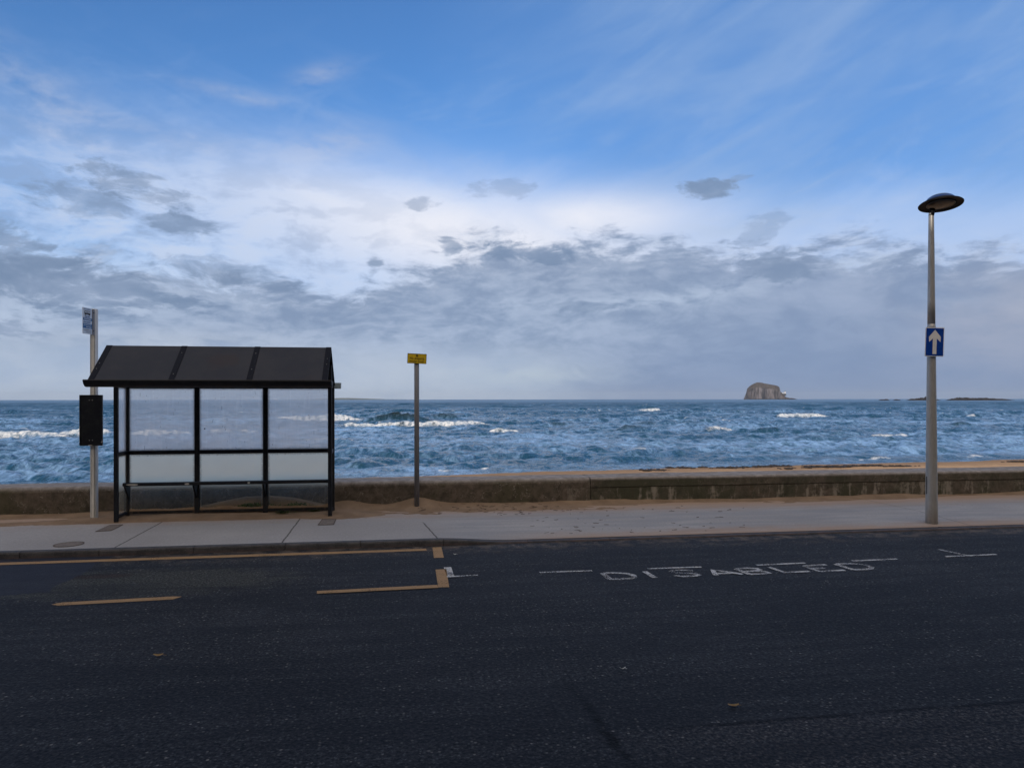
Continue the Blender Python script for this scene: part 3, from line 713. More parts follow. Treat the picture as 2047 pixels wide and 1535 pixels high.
# green weeds along the shelter foot
def weed(label, px, py, spread, n, hgt, z0=None):
    x0, y0 = GS(px, py, .02); r = thing('weed', label, 'plant', x0, y0, z0 if z0 is not None else sand_z(x0, y0)-.005, group=None)
    bm = bmesh.new()
    for i in range(n):
        a = random.uniform(0, 6.28); d = abs(random.gauss(0, .5))*spread; bx, by = d*math.cos(a)*1.6, d*math.sin(a)*.35; hh = random.uniform(.25, 1)*hgt; L = random.uniform(.015, .035)
        c = Vector((bx, by, hh)); u = Vector((math.cos(a), math.sin(a), random.uniform(-.2, .6))).normalized()*L; v_ = Vector((-math.sin(a), math.cos(a), random.uniform(-.3, .3))).normalized()*L*.45
        bm.faces.new([bm.verts.new(q) for q in (c-u*.5, c+v_, c+u, c-v_)])
        if i % 4 == 0: tube(bm, (bx*.6, by*.6, 0), c, .0015, 4)
    return obj('leaves', bm, M_green, r)
weed('low green weed growing under the shelter bottom rail', 566, 1029, .11, 170, .05)
weed('smaller tuft of green weed near the shelter right post', 628, 1024.5, .07, 80, .035)
def dune_grass(label, s0, t0, sp, n):
    r = thing('weed', label, 'plant', s0, t0, 0)
    bm = bmesh.new()
    for i in range(n):
        x0 = random.gauss(0, .45)*sp; y0 = random.uniform(0, .012); z0 = .10+.075*random.random()**1.5*math.exp(-(x0/sp)**2)
        L = random.uniform(.02, .04); a = random.uniform(0, 6.28)
        u = Vector((math.cos(a)*.6, random.uniform(-.05, .15), random.uniform(.2, 1))).normalized()*L; v_ = Vector((math.sin(a), .2, 0)).normalized()*L*.3; c = Vector((x0, y0, z0))
        bm.faces.new([bm.verts.new(q) for q in (c, c+u*.5+v_, c+u, c+u*.5-v_)])
    obj('leaves', bm, M_green, r)
dune_grass('wide green weed patch on the sand heap behind the middle pane', -2.15, 12.992, .42, 420)
dune_grass('narrow green weed patch on the sand heap behind the right pane', -1.5, 12.992, .22, 200)

# ------------------------------------------------------------------ bus stop pole, flag, timetable case
s0, t0 = GS(187.5, 1035, .02)
pole = thing('bus_stop_pole', 'tall grooved silver bus stop pole standing left of the shelter', 'pole', s0, t0, 0)
bm = bmesh.new(); w = .048; g = .008
prof = [(-w, -.02), (-w+.012, -w+.006), (-w*.45-g, -w), (-w*.45-g, -w+.016), (-w*.45, -w+.016), (-w*.45, -w), (w*.45, -w), (w*.45, -w+.016), (w*.45+g, -w+.016), (w*.45+g, -w), (w-.012, -w+.006), (w, -.02), (w, w), (-w, w)]
extrude_poly(bm, prof, -.05, 3.29, lambda u, v, a: (u, v, a)); obj('post', bm, M_alu, pole)
for x in (-w*.45-g/2, w*.45+g/2): bm = bmesh.new(); box(bm, x-g/2+.0005, x+g/2-.0005, -w+.012, -w+.0175, -.04, 3.28); obj('groove', bm, M_groove, pole)
bx, by = W(s0, t0)
flag = tag(bpy.data.objects.new('bus_stop_flag', None), 'small white and blue bus stop flag at the top of the silver pole', 'sign'); C.objects.link(flag)
flag.location = (bx+.036, by-.088, 2.88); flag.rotation_euler = (0, 0, R(-90))      # local x: away from the pole, towards the road
FW, FH = .29, .40
bm = bmesh.new(); box(bm, 0.03, FW, -.004, .004, 0, FH, .002); obj('panel', bm, M_flagwhite, flag)
bm = bmesh.new(); box(bm, -.03, .03, -.012, .012, -.005, FH, .003); obj('bracket', bm, M_galv, flag)
for z in (.06, .34): bm = bmesh.new(); lathe(bm, [(.011, 0), (.009, .006)], 10, Matrix.Translation((0, .012, z)) @ Matrix.Rotation(R(-90), 4, 'X')); obj('bolt', bm, M_groove, flag)
yF = .0055
def fbox(x0, x1, z0, z1, mat, nm, y=yF): bm = bmesh.new(); box(bm, x0, x1, y-.001, y, z0, z1); return obj(nm, bm, mat, flag)
fbox(.035, FW-.003, .205, .245, M_flagblue, 'blue_band'); fbox(.035, FW-.003, .085, .155, M_flagblue, 'blue_band')
rt = (R(90), 0, R(180))
text_mesh('lettering', 'Bus Stop', .036, M_flagblue, flag, (.165, yF+.001, .268), rt)
bm = bmesh.new()                                                              # bus pictogram: body, window row, wheels
box(bm, .085, .245, yF, yF+.0015, .298, .352, 0)
ic = obj('bus_symbol', bm, M_ink, flag)
for i in range(4): bm = bmesh.new(); box(bm, .093+i*.038, .121+i*.038, yF+.001, yF+.0022, .322, .342); obj('bus_symbol_window', bm, M_flagwhite, ic)
for x in (.115, .215): bm = bmesh.new(); lathe(bm, [(.013, 0), (.013, .0015)], 12, Matrix.Translation((x, yF, .297)) @ Matrix.Rotation(R(-90), 4, 'X')); obj('bus_symbol_wheel', bm, M_ink, ic)
def strokes(nm, z, mat, n, x0, x1, hgt, y=yF+.001):                            # rows of lettering too small to read in the photograph
    bm = bmesh.new(); x = x0
    while x < x1:
        l = random.uniform(.006, .013); box(bm, x, min(x+l, x1), y, y+.001, z-hgt*random.uniform(.3, .5), z+hgt*random.uniform(.3, .5)); x += l+random.uniform(.004, .009)
    obj(nm, bm, mat, flag)
strokes('small_print', .226, M_flagwhite, 9, .07, .27, .022); strokes('small_print', .180, M_flagblue, 9, .08, .28, .022)
strokes('small_print', .135, M_flagwhite, 8, .07, .27, .014); strokes('small_print', .106, M_flagwhite, 8, .06, .20, .02)
strokes('small_print', .060, M_galv, 8, .06, .27, .014); strokes('small_print', .03, M_galv, 8, .06, .2, .012); strokes('small_print', .376, M_flagblue, 8, .08, .25, .012)
cx, cz = GS(186.5, 1035, 0)
case = thing('timetable_case', 'flat black timetable case with chipped edges fixed on the silver pole', 'timetable case', s0-.008, t0-w-.03, 1.155)
bm = bmesh.new(); box(bm, -.165, .165, -.022, .022, 0, .79, .004); obj('case_body', bm, M_case, case)
bm = bmesh.new(); box(bm, -.165, .165, -.030, -.0225, .775, .79, .002); box(bm, -.165, -.150, -.030, -.0225, .016, .774, .002); box(bm, .150, .165, -.030, -.0225, .016, .774, .002); box(bm, -.165, .165, -.030, -.0225, 0, .015, .002); obj('case_frame', bm, M_case, case)
for z in (.71, .085):
    for x in (-.022, .022): bm = bmesh.new(); lathe(bm, [(.007, 0), (.005, .004)], 8, Matrix.Translation((x, -.022, z)) @ Matrix.Rotation(R(90), 4, 'X')); obj('rivet', bm, M_chip, case)
for x, z, a, b in ((-.165, .25, .008, .06), (-.165, .16, .007, .09), (-.165, .05, .006, .05), (.162, .05, .008, .05), (-.04, .002, .075, .013), (.15, .045, .012, .02)):
    bm = bmesh.new(); v = [bm.verts.new((x+a*(.5+.5*math.cos(q))*(.7+.3*random.random()), -.0312, z+b*(.5+.5*math.sin(q))*(.8+.2*random.random()))) for q in [i*math.pi/4 for i in range(8)]]; bm.faces.new(v); obj('chip', bm, M_chip, case)

# ------------------------------------------------------------------ yellow clearway sign on its post
sy, ty = GS(833, 1010, .07); ty = min(ty, 13.28)
yp = thing('sign_post', 'plain grey round post rising from a sand heap beside the sea wall', 'post', sy, ty, 0)
bm = bmesh.new(); lathe(bm, [(.042, -.1), (.042, 2.50), (.036, 2.512)], 24); obj('tube', bm, M_galv, yp, True)
ys = thing('clearway_sign', 'small yellow no stopping sign on top of the grey post', 'sign', sy, ty-.055, 2.475, rot=ANG+R(4))
SWd, SHt = .322, .168
bm = bmesh.new(); box(bm, -SWd/2, SWd/2, -.004, .004, 0, SHt, .003); pl = obj('plate', bm, M_signyellow, ys)
bm = bmesh.new()
for x0, x1, z0, z1 in ((-SWd/2, SWd/2, 0, .007), (-SWd/2, SWd/2, SHt-.007, SHt), (-SWd/2, -SWd/2+.007, .0071, SHt-.0071), (SWd/2-.007, SWd/2, .0071, SHt-.0071)): box(bm, x0, x1, -.0062, -.0045, z0, z1)
obj('border', bm, M_ink, ys)
for txt, z, sz in (('No stopping', .088, .048), ('except buses', .040, .046)): text_mesh('lettering', txt, sz, M_ink, ys, (0, -.006, z), (R(90), 0, 0))
bm = bmesh.new(); M4 = Matrix.Translation((0, -.0045, .135)) @ Matrix.Rotation(R(90), 4, 'X'); lathe(bm, [(.020, 0), (.020, .0015)], 20, M4); sym = obj('clearway_symbol', bm, M_ink, ys)
bm = bmesh.new(); lathe(bm, [(.012, 0), (.012, .0022)], 16, M4); obj('symbol_field', bm, M_signyellow, sym)
bm = bmesh.new(); extrude_poly(bm, [(-.012, .009), (-.009, .012), (.012, -.009), (.009, -.012)], -.0078, -.0068, lambda u, v, a: (u, a, .135+v)); extrude_poly(bm, [(-.012, -.009), (-.009, -.012), (.012, .009), (.009, .012)], -.0092, -.0081, lambda u, v, a: (u, a, .135+v)); obj('symbol_cross', bm, M_ink, sym)
for z in (.05, .12): bm = bmesh.new(); box(bm, -.05, .05, .0045, .10, z-.01, z+.01, .002); obj('clamp', bm, M_galv, ys); ys.rotation_euler = (0, R(2.2), ANG+R(2))

# ------------------------------------------------------------------ street lamp with one-way sign
x0, y0 = G(1862, 1045, -.035); ls, lt = ST(x0, y0)
lamp = thing('street_lamp', 'tapered metal street lamp with a tilted saucer head at the kerb', 'street lamp', ls, lt, zpav(ls, lt), rot=0)
zb = zpav(ls, lt)
bm = bmesh.new()
lathe(bm, [(.088, -.05), (.086, .25), (.080, .9), (.073, 1.55), (.0655, 2.3), (.061, 2.9), (.0585, 3.02)], 40); obj('column', bm, M_lamp, lamp, True)
bm = bmesh.new(); lathe(bm, [(.0592, 3.005), (.0598, 3.01), (.0592, 3.03), (.0568, 3.034), (.0566, 3.055), (.055, 3.058)], 40); obj('collar', bm, M_lamp, lamp, True)
bm = bmesh.new(); lathe(bm, [(.0555, 3.05), (.053, 3.4), (.045, 4.2), (.038, 4.74), (.036, 4.76)], 40); obj('upper_column', bm, M_lamp, lamp, True)
bm = bmesh.new(); box(bm, -.006, .006, -.0885, -.082, .45, .72)
M4 = Matrix.Rotation(R(-80), 4, 'Z'); bm.transform(M4); obj('access_door', bm, M_groove, lamp)
head = bpy.data.objects.new('lamp_head', None)
hm = Matrix.Translation((6.573-x0, 11.78-y0, 4.845-zb)) @ Matrix.Rotation(R(-29), 4, 'Z') @ Matrix.Rotation(R(-4), 4, 'Y') @ Matrix.Rotation(R(-8), 4, 'X') @ Matrix.Scale(.88, 4)
def hp(name, prof, mat, parent, cap=True, M=hm):
    bm = bmesh.new(); lathe(bm, prof, 48, M, cap); return obj(name, bm, mat, parent, True)
shell = hp('lamp_head', [(.352, -.012), (.356, .0), (.345, .010), (.300, .030), (.262, .055), (.235, .078)], M_lampdark, lamp, False)
hp('blue_band', [(.262, .057), (.234, .082), (.205, .112)], M_lampblue, shell, False)
hp('dome', [(.206, .112), (.16, .142), (.10, .163), (.04, .172), (.001, .173)], M_lampcap, shell, False)
hp('rim_underside', [(.3515, -.013), (.30, .000), (.222, .010)], M_lampdark, shell, False)
hp('lens', [(.220, .004), (.205, -.006), (.15, -.014), (.09, -.018), (.001, -.02)], M_lens, shell, False)
hp('lens_ring', [(.226, .006), (.226, -.006), (.214, -.008)], M_lampcap, shell, False)
bm = bmesh.new(); tube(bm, (0, 0, 4.72), (.02, 0, 4.83), .04, 20); obj('head_neck', bm, M_lampdark, shell, True)
sgn = tag(bpy.data.objects.new('one_way_sign', None), 'blue rectangular sign with a white upward arrow, fixed on the lamp column', 'sign'); C.objects.link(sgn)
sx, sy2 = 6.44, y0
sgn.location = (x0-.006, y0-.085, 2.515); sgn.rotation_euler = (R(1.5), R(1.2), R(2))
SW2, SH2 = .292, .44
bm = bmesh.new(); box(bm, -SW2/2, SW2/2, -.003, .003, 0, SH2, .002); obj('plate', bm, M_signwhite, sgn)
bm = bmesh.new(); box(bm, -SW2/2+.011, SW2/2-.011, -.0045, -.0032, .011, SH2-.011); obj('blue_field', bm, M_signblue, sgn)
bm = bmesh.new(); extrude_poly(bm, [(-.030, .035), (.030, .035), (.030, .272), (.088, .220), (.092, .298), (.0, .405), (-.092, .298), (-.088, .220), (-.030, .272)], -.0062, -.0048, lambda u, v, a: (u, a, v)); obj('arrow', bm, M_signwhite, sgn)
for z in (.09, .35): bm = bmesh.new(); lathe(bm, [(.068, -.012), (.068, .012)], 24, Matrix.Translation((.006, .085, z))); box(bm, -.06, .04, .004, .03, z-.012, z+.012); obj('clamp', bm, M_galv, sgn)

# ------------------------------------------------------------------ beach and sea
SEA = -1.5
def shore_d(x): return 36.0 + .265*x + np.minimum(0, x+9)*.17                                        # y of the water's edge
xs = np.linspace(-70, 90, 420); us = np.linspace(0, 1, 240)
XX, UU = np.meshgrid(xs, us)
y_wall = (T_WALLB-.02 + XX*SA)/CA
y_end = shore_d(XX)+14
YY = y_wall + (y_end-y_wall)*UU
wv = (YY-shore_d(XX))/math.hypot(1, .265) + 1.3*(fbm(XX*.12, YY*.02+5, 3)-.5)
ZB = SEA - .03 - .040*wv + .10*(fbm(XX*.25, YY*.5, 4)-.5)*sstep(2, -4, wv) + .05*(fbm(XX*1.1+7, YY*2.2, 3)-.5)*sstep(0, -3, wv)
ZB = np.where(wv < -24, np.minimum(ZB, SEA+.96+.0*ZB), ZB)
beach = grid_obj('beach', XX, YY, ZB, M_beach); beach['kind'] = 'structure'
def beach_z(x, y):
    yw = (T_WALLB-.02 + x*SA)/CA; u = (y-yw)/(shore_d(x)+14-yw)
    j = int(np.clip(np.searchsorted(xs, x), 0, len(xs)-1)); i = int(np.clip(round(u*239), 0, 239)); return float(ZB[i, j])
# strand line of dark weed
def wrack(cx, cy, lx, n, label):
    r = bpy.data.objects.new('seaweed', None); C.objects.link(r); r.location = (cx, cy, beach_z(cx, cy)); tag(r, label, 'seaweed', 'heaps of washed-up seaweed')
    bm = bmesh.new()
    for k in range(n):
        x = random.gauss(0, .38)*lx; y = random.gauss(0, .22)+x*.16; z = beach_z(cx+x, cy+y)-r.location.z
        sz = random.uniform(.03, .13); 
        M = Matrix.Translation((x, y, z+sz*.18)) @ Matrix.Rotation(random.uniform(0, 3), 4, 'Z') @ Matrix.Diagonal((sz*1.7, sz, sz*.45, 1))
        b0 = len(bm.verts); bmesh.ops.create_icosphere(bm, subdivisions=2, radius=1, matrix=M); bm.verts.ensure_lookup_table()
        for vtx in bm.verts[b0:]: vtx.co += Vector((mnoise.noise(vtx.co*9), mnoise.noise(vtx.co*9+Vector((5, 5, 5))), mnoise.noise(vtx.co*11)*.6))*sz*.6
    obj('fronds', bm, M_weed, r)
def beach_hit(px, py):
    a, b = ray(px, py); d = 20.
    while d < 80 and CAMH+b*d > beach_z(a*d, d): d += .1
    return a*d, d
for px, py, wpx, n, lab in ((1365, 936, 55, 26, 'thin scatter of dark seaweed on the sand, second heap from the left'), (1530, 934, 75, 60, 'dark seaweed heap in the middle of the strand line'),
                            (1668, 933.5, 130, 110, 'longest dark seaweed heap on the sand behind the wall'), (1730, 931.5, 45, 30, 'ragged dark seaweed beside the longest heap'),
                            (1800, 932.5, 50, 42, 'compact dark seaweed heap just left of the lamp column'), (1455, 936.5, 40, 18, 'faint dark seaweed scraps close behind the wall'),
                            (2030, 924, 35, 20, 'dark seaweed on the sand at the right picture edge'), (1310, 941, 60, 14, 'few dark seaweed scraps nearest the sign post')):
    x, y = beach_hit(px, py); wrack(x, y, wpx/F*y, n, lab)

# --- waves
NA, ND = 1000, 820
ang = np.linspace(-.80, .80, NA); dist = 24*np.exp(np.linspace(0, math.log(900/24), ND))
AA, DD = np.meshgrid(ang, dist); X = np.tan(AA)*DD; Y = DD.copy()
row = DD*(math.log(900/24)/ND)
Z = np.zeros_like(X); DXs = np.zeros_like(X); DYs = np.zeros_like(X)
wr = np.random.default_rng(5)
for k in range(120):
    lam = .7*math.exp(wr.random()*math.log(6.5/.7)); th = wr.normal(0, .62)-math.pi/2+.12
    kx, ky = math.cos(th)*2*math.pi/lam, math.sin(th)*2*math.pi/lam; amp = .0080*lam**.62*(.4+wr.random()); ph = wr.random()*6.28
    fade = sstep(1.6, 3.4, lam/np.maximum(row, DD*.0017))
    p = kx*X+ky*Y+ph; Z += amp*fade*np.sin(p); DXs -= .9*amp*fade*math.cos(th)*np.cos(p); DYs -= .9*amp*fade*math.sin(th)*np.cos(p)
for k in range(34):
    lam = 7*math.exp(wr.random()*math.log(24/7)); th = wr.normal(0, .38)-math.pi/2+.1
    kx, ky = math.cos(th)*2*math.pi/lam, math.sin(th)*2*math.pi/lam; amp = .0052*lam**.95*(.4+wr.random()); ph = wr.random()*6.28
    fade = sstep(1.6, 3.4, lam/np.maximum(row, DD*.0017))*sstep(60, 150, DD)
    Z += amp*fade*np.sin(kx*X+ky*Y+ph)
gust = .55+.9*fbm(X*.035, Y*.05, 3)
Z *= gust; sharp = Z
Z = np.where(Z > 0, Z*1.25, Z*.85)
foam = np.zeros_like(X); lift = np.zeros_like(X)
rag = fbm(X*.55+3, Y*.4, 4); rag2 = fbm(X*2.2+30, Y*1.2, 3)
# (px left, px right, py of the foot, height m, foam 0..1, depth scale)
BREAK = [(470, 748, 843, 1.15, 1.0, 1.3), (722, 880, 845.5, 1.4, .0, 1.0), (835, 930, 838, 1.0, .0, 1.0), (660, 1010, 854, .74, 1.0, 1.3), (970, 1048, 864, .50, .95, .9),
         (1268, 1326, 822.5, 1.0, 1.0, 1.3), (1540, 1675, 835.5, .95, 1.0, 1.2), (1080, 1135, 846, .55, .25, 1), (1225, 1310, 862, .7, .12, 1), (1090, 1140, 852, .6, .05, 1), (1265, 1330, 850, .5, .5, 1),
         (1380, 1470, 845, .5, .35, 1), (1490, 1570, 865, .42, .2, 1), (1400, 1475, 862, .5, .8, 1), (1180, 1300, 878, .35, .45, 1), (1330, 1440, 876, .32, .5, 1),
         (-120, 165, 877, .75, .9, 1.1), (120, 235, 874, .75, .9, 1), (235, 400, 870, .62, .95, 1), (385, 530, 866, .5, .8, 1), (455, 530, 846, .8, .45, 1.2), (560, 670, 870, .5, .35, 1), (600, 720, 883, .35, .75, 1), (760, 900, 880, .35, .5, 1),
         (1640, 1720, 838, .5, .4, 1), (1720, 1830, 873, .25, .8, 1), (1560, 1660, 880, .3, .15, 1), (1930, 2040, 862, .3, .5, 1), (1880, 1960, 850, .5, .05, 1), (1480, 1540, 892, .3, .1, 1), (870, 960, 905, .22, .05, 1), (1100, 1210, 895, .25, .05, 1), (690, 760, 932, .3, .0, 1), (640, 740, 926, .3, .0, 1), (60, 150, 920, .3, .05, 1), (230, 330, 940, .3, .0, 1), (1500, 1620, 915, .2, .1, 1)]
for p0, p1, py, hh, fo, sc_ in BREAK:
    pc = (p0+p1)/2; a, b = ray(pc, py); Dc = (SEA-CAMH)/b; Xc = a*Dc; half = (p1-p0)/2/F*Dc
    u = (X-Xc)/half; bend = .35*hh*np.sin(u*2.1+py)+.12*(X-Xc); v = Y-(Dc+bend+(rag-.5)*1.6*hh)
    rg3 = fbm(X*.9+py, Y*.25+p0, 4); ends = np.clip(1.5*(1-np.abs(u)**3)-.70*(1-rg3), 0, 1)
    env = np.clip(1-np.abs(u)**2.6, 0, 1)*(.45+.75*rag+.5*(rg3-.5)); wf = max(.55, .75*hh)*sc_
    prof = np.where(v < 0, np.exp(-(v/wf)**2), np.exp(-(v/(3.2*wf))**2))
    add = hh*env*prof; Z = np.maximum(Z*.55+add, Z) if False else Z*(1-.5*env*prof)+add
    lift = np.maximum(lift, env*prof*np.where(v < .3, 1, .35)*min(1, hh*1.3))
    if fo > 0:
        fm = np.where(v < 0, np.exp(-(v/(2.2*wf))**2), np.exp(-(v/(.8*wf))**2))*np.clip(ends*1.6, 0, 1)
        fm = fm*(.15+1.25*rag2*fo+.20*fo)*min(1, .35+fo); fm = np.maximum(fm, .55*fo*np.exp(-((v+.2*wf)/(4.5*wf))**2)*np.clip(ends*1.5, 0, 1)*sstep(.46, .66, fbm(X*1.3+py, Y*.8, 4))); foam = np.maximum(foam, np.clip(fm, 0, 1)*(.4+.6*fo))
        Z += np.clip(fm, 0, 1)*(.5*rag2+.5*fbm(X*4.5+9, Y*1.5, 2)-.45)*.40*hh*sstep(6*wf, wf, np.abs(v))
# lines of surf at the sand and loose foam
dw = Y-shore_d(X)+1.3*(fbm(X*.12, Y*.02+5, 3)-.5)
edge = np.exp(-((dw-.4-2.6*fbm(X*.35, Y*.1, 4))/.75)**2)*sstep(.44, .62, fbm(X*.30+11, Y*.12, 4)+.06)*(.1+1.5*rag2)*sstep(.35, .6, fbm(X*1.5, Y*.7, 3))
foam = np.maximum(foam, edge*.80*(.35+.9*rag2)*(.4+1.1*fbm(X*4, Y*1.6, 3)))
Z += edge*.04*rag2
Z = np.where(dw < 9, Z*sstep(-3, 9, dw), Z)
caps = sstep(.70, .80, fbm(X*.5+70, Y*.9, 4))*sstep(.12, .35, Z)*.8; foam = np.maximum(foam, caps)
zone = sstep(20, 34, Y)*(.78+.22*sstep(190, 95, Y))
scum_sheen = zone*(.40+.75*(fbm(X*.05+8, Y*.16, 5)-.5)+.06*sstep(130, 50, Y))  # foam film plus painted sky sheen, carried on towards the horizon
grid = grid_obj('sea', X+DXs*gust, Y+DYs*gust, SEA+Z*sstep(900, 400, DD), M_sea, {'foam': foam, 'scum_sheen': np.clip(scum_sheen, 0, 1), 'lift': lift})
grid['kind'] = 'structure'
# open water beyond, to the horizon
far = np.exp(np.linspace(math.log(880), math.log(15500), 60)); ang2 = np.linspace(-.80, .80, 60); A2, D2 = np.meshgrid(ang2, far); X2 = np.tan(A2)*D2
me_far = grid_obj('sea', X2, D2, np.full_like(X2, SEA-.03), M_sea, {'foam': np.zeros_like(X2), 'scum_sheen': np.full_like(X2, .46), 'lift': np.zeros_like(X2)})
me_far['kind'] = 'structure'

# ------------------------------------------------------------------ island, reefs, far hills
D_I = 5000.; kI = D_I/F
prof = [(1486, 0), (1488, 4), (1489, 8), (1491.5, 14), (1493.5, 22), (1496, 24.5), (1501, 29), (1508, 32.5), (1513, 34.2), (1520, 34.2), (1527, 32.4), (1535, 31), (1545, 29.2), (1554, 27.4), (1557.5, 25), (1559, 21), (1560, 15.5), (1564, 12.5), (1567, 8.5), (1571, 5), (1577, 3.2), (1587, 2.4), (1592, .6), (1594, 0)]
px_i = np.array([p[0] for p in prof]); ph_i = np.array([p[1] for p in prof])
xi = np.linspace(1484, 1596, 260); yi = np.linspace(-1, 1, 150); XI, YI = np.meshgrid(xi, yi)
prof_h = np.interp(XI, px_i, ph_i)*kI
front = 1-np.abs(YI + .12*(fbm(XI*.12, YI*2, 3)-.5))
nz = fbm(XI*.22, YI*6+3, 5)
gul = fbm(XI*.55+20, YI*1.3, 4)
cl = .70*sstep(.02, .20, front + .16*(gul-.5)) + .30*sstep(.12, .75, front)
HI = prof_h*cl + np.where(prof_h > 3, (gul-.5)*13*sstep(0, .25, front)*sstep(1, .3, front), 0)
HI = np.minimum(HI, prof_h+2.0); HI = np.where((prof_h < .2) | (front < .02), -4, HI-1.0)
az_i = math.atan((1539-1023.5)/F)
isl = grid_obj('rock_island', (XI-1539)*kI*math.cos(az_i), YI*130, HI, M_rock, smooth=False)
isl.rotation_euler = (0, 0, -az_i); isl.location = ((1539-1023.5)*kI, D_I, SEA); tag(isl, 'steep grey domed rock island on the horizon', 'island')
lh = tag(bpy.data.objects.new('lighthouse', None), 'tiny white lighthouse on the low right shoulder of the rock island', 'lighthouse'); C.objects.link(lh)
lh.location = ((1563-1023.5)*kI, D_I-60, SEA+37)
bm = bmesh.new(); lathe(bm, [(4.6, 0), (4.0, 14)], 16); obj('tower', bm, M_signwhite, lh)
bm = bmesh.new(); lathe(bm, [(3.0, 14), (3.0, 15), (1.6, 15.2), (1.6, 17.5), (.3, 19)], 16); obj('lantern', bm, M_slate, lh)
bm = bmesh.new(); box(bm, -24, -3.5, -4, 2, 2, 6.5); obj('keeper_wall', bm, M_signwhite, lh)
bm = bmesh.new(); box(bm, -30, 5, -3, 60, -12, 0); obj('terrace', bm, M_rock, lh)
D_R = 1500.; kR = D_R/F
def reef(p0, p1, hpx, label, peaks, seed):
    n = 130; xr = np.linspace(p0, p1, n); yr = np.linspace(-1, 1, 26); XR, YR = np.meshgrid(xr, yr)
    env = np.interp(XR, [p0+(p1-p0)*q for q, _ in peaks], [h_ for _, h_ in peaks])
    hh = env*hpx*1.12*kR*(1-YR**2)*(.55+.9*fbm(XR*.5+seed, YR*3, 4))-.5
    o = grid_obj('reef', (XR-(p0+p1)/2)*kR, YR*12, hh, M_reef, smooth=False)
    o.location = (((p0+p1)/2-1023.5)*kR, D_R, SEA-.3); tag(o, label, 'rock reef', 'low reefs off the point')
reef(1757, 1777, 3.0, 'leftmost short dark reef right of the island', [(0, 0), (.2, .8), (.8, 1), (1, 0)], 1)
reef(1786, 1799, 2.8, 'smallest dark reef between two longer ones', [(0, 0), (.3, 1), (.8, .8), (1, 0)], 2)
reef(1812, 1882, 7.0, 'dark reef passing behind the lamp column', [(0, 0), (.1, .45), (.35, .6), (.55, 1), (.7, .7), (.85, .4), (1, 0)], 3)
reef(1886, 2032, 6.6, 'longest dark reef right of the lamp column', [(0, 0), (.1, .45), (.25, .9), (.4, .65), (.5, .75), (.65, .6), (.85, .45), (1, 0)], 4)
D_H = 11000.; kH = D_H/F
xh = np.linspace(520, 860, 140); yh = np.linspace(0, 1, 8); XH, YH = np.meshgrid(xh, yh)
hh = np.interp(XH, [520, 600, 640, 665, 690, 720, 760, 800, 860], [0, .8, 2.6, 3.6, 3.4, 2.4, 1.0, .5, 0])*kH*np.sin(YH*math.pi)*(.9+.2*fbm(XH*.06, YH, 3))
hills = grid_obj('hills', (XH-1023.5)*kH, D_H+YH*900, SEA+hh-.5, M_hill); hills['kind'] = 'structure'

# ------------------------------------------------------------------ an unseen terrace, added behind the camera to shade the road
terr = thing('shade_terrace', 'unseen stone terrace with slate roof, added behind the camera to shade the road', 'building', 0, -3.3, 0)
bm = bmesh.new(); box(bm, -48, 52, -9, 0, -.4, 11); obj('wall', bm, M_house, terr)
bm = bmesh.new(); extrude_poly(bm, [(.35, 11.02), (-4.5, 14.8), (-9.35, 11.02)], -48.3, 52.3, lambda u, v, a: (a, u, v)); rf = obj('roof', bm, M_slate, terr)
for k in range(6):
    bm = bmesh.new(); x = -44+k*18; box(bm, x, x+1.6, -5.1, -3.9, 13.6, 16.2, .03); obj('chimney', bm, M_house, rf)
for k in range(16):
    for z in (1.1, 4.6, 8.1):
        bm = bmesh.new(); x = -45+k*6.1; box(bm, x, x+1.2, .004, .05, z, z+1.8); w_ = obj('window', bm, M_frame, terr)
        bm = bmesh.new(); box(bm, x+.08, x+1.12, .051, .055, z+.08, z+1.72); obj('pane', bm, M_glassdark, w_)

# ------------------------------------------------------------------ haze over the sea
HAZE = 3.0e-5
bm = bmesh.new(); box(bm, -17000, 17000, -140, 16500, -6, 135); hz = struct('haze', bm, None, road_frame=False, kind='stuff')
hm_ = bpy.data.materials.new('sea_air'); hm_.use_nodes = True; nt = hm_.node_tree; nt.nodes.clear()
o_ = nt.nodes.new('ShaderNodeOutputMaterial'); pv = nt.nodes.new('ShaderNodeVolumePrincipled'); pv.inputs['Color'].default_value = (.84, .92, 1.0, 1); pv.inputs['Density'].default_value = HAZE
nt.links.new(pv.outputs[0], o_.inputs['Volume']); hz.data.materials.append(hm_)
hz['label'] = 'thin pale sea haze over the water'; hz['category'] = 'haze'

# ------------------------------------------------------------------ light and sky
SUN_EL, SUN_AZ = R(26), R(200)                                              # azimuth from +y, clockwise: behind the camera
sd = bpy.data.lights.new('sun', 'SUN'); sd.energy = 2.0; sd.angle = R(.5); sd.color = (1, .88, .74)
so = bpy.data.objects.new('sun', sd); C.objects.link(so)
dirv = Vector((math.sin(SUN_AZ)*math.cos(SUN_EL), math.cos(SUN_AZ)*math.cos(SUN_EL), math.sin(SUN_EL)))
so.rotation_euler = (-dirv).to_track_quat('-Z', 'Y').to_euler()
wd = bpy.data.worlds.new('World'); sc.world = wd; wd.use_nodes = True; nt = wd.node_tree; nt.nodes.clear()
nb = NB(nt); outw = nt.nodes.new('ShaderNodeOutputWorld'); bg = nt.nodes.new('ShaderNodeBackground')
sky = nt.nodes.new('ShaderNodeTexSky'); sky.sky_type = 'NISHITA'; sky.sun_disc = False; sky.sun_elevation = SUN_EL; sky.sun_rotation = SUN_AZ
sky.altitude = 0; sky.air_density = 1.0; sky.dust_density = .4; sky.ozone_density = 3.0
STR = .10
x, y, z = nb.coords('Generated')
az = x.atan2(y); el = z.asin()
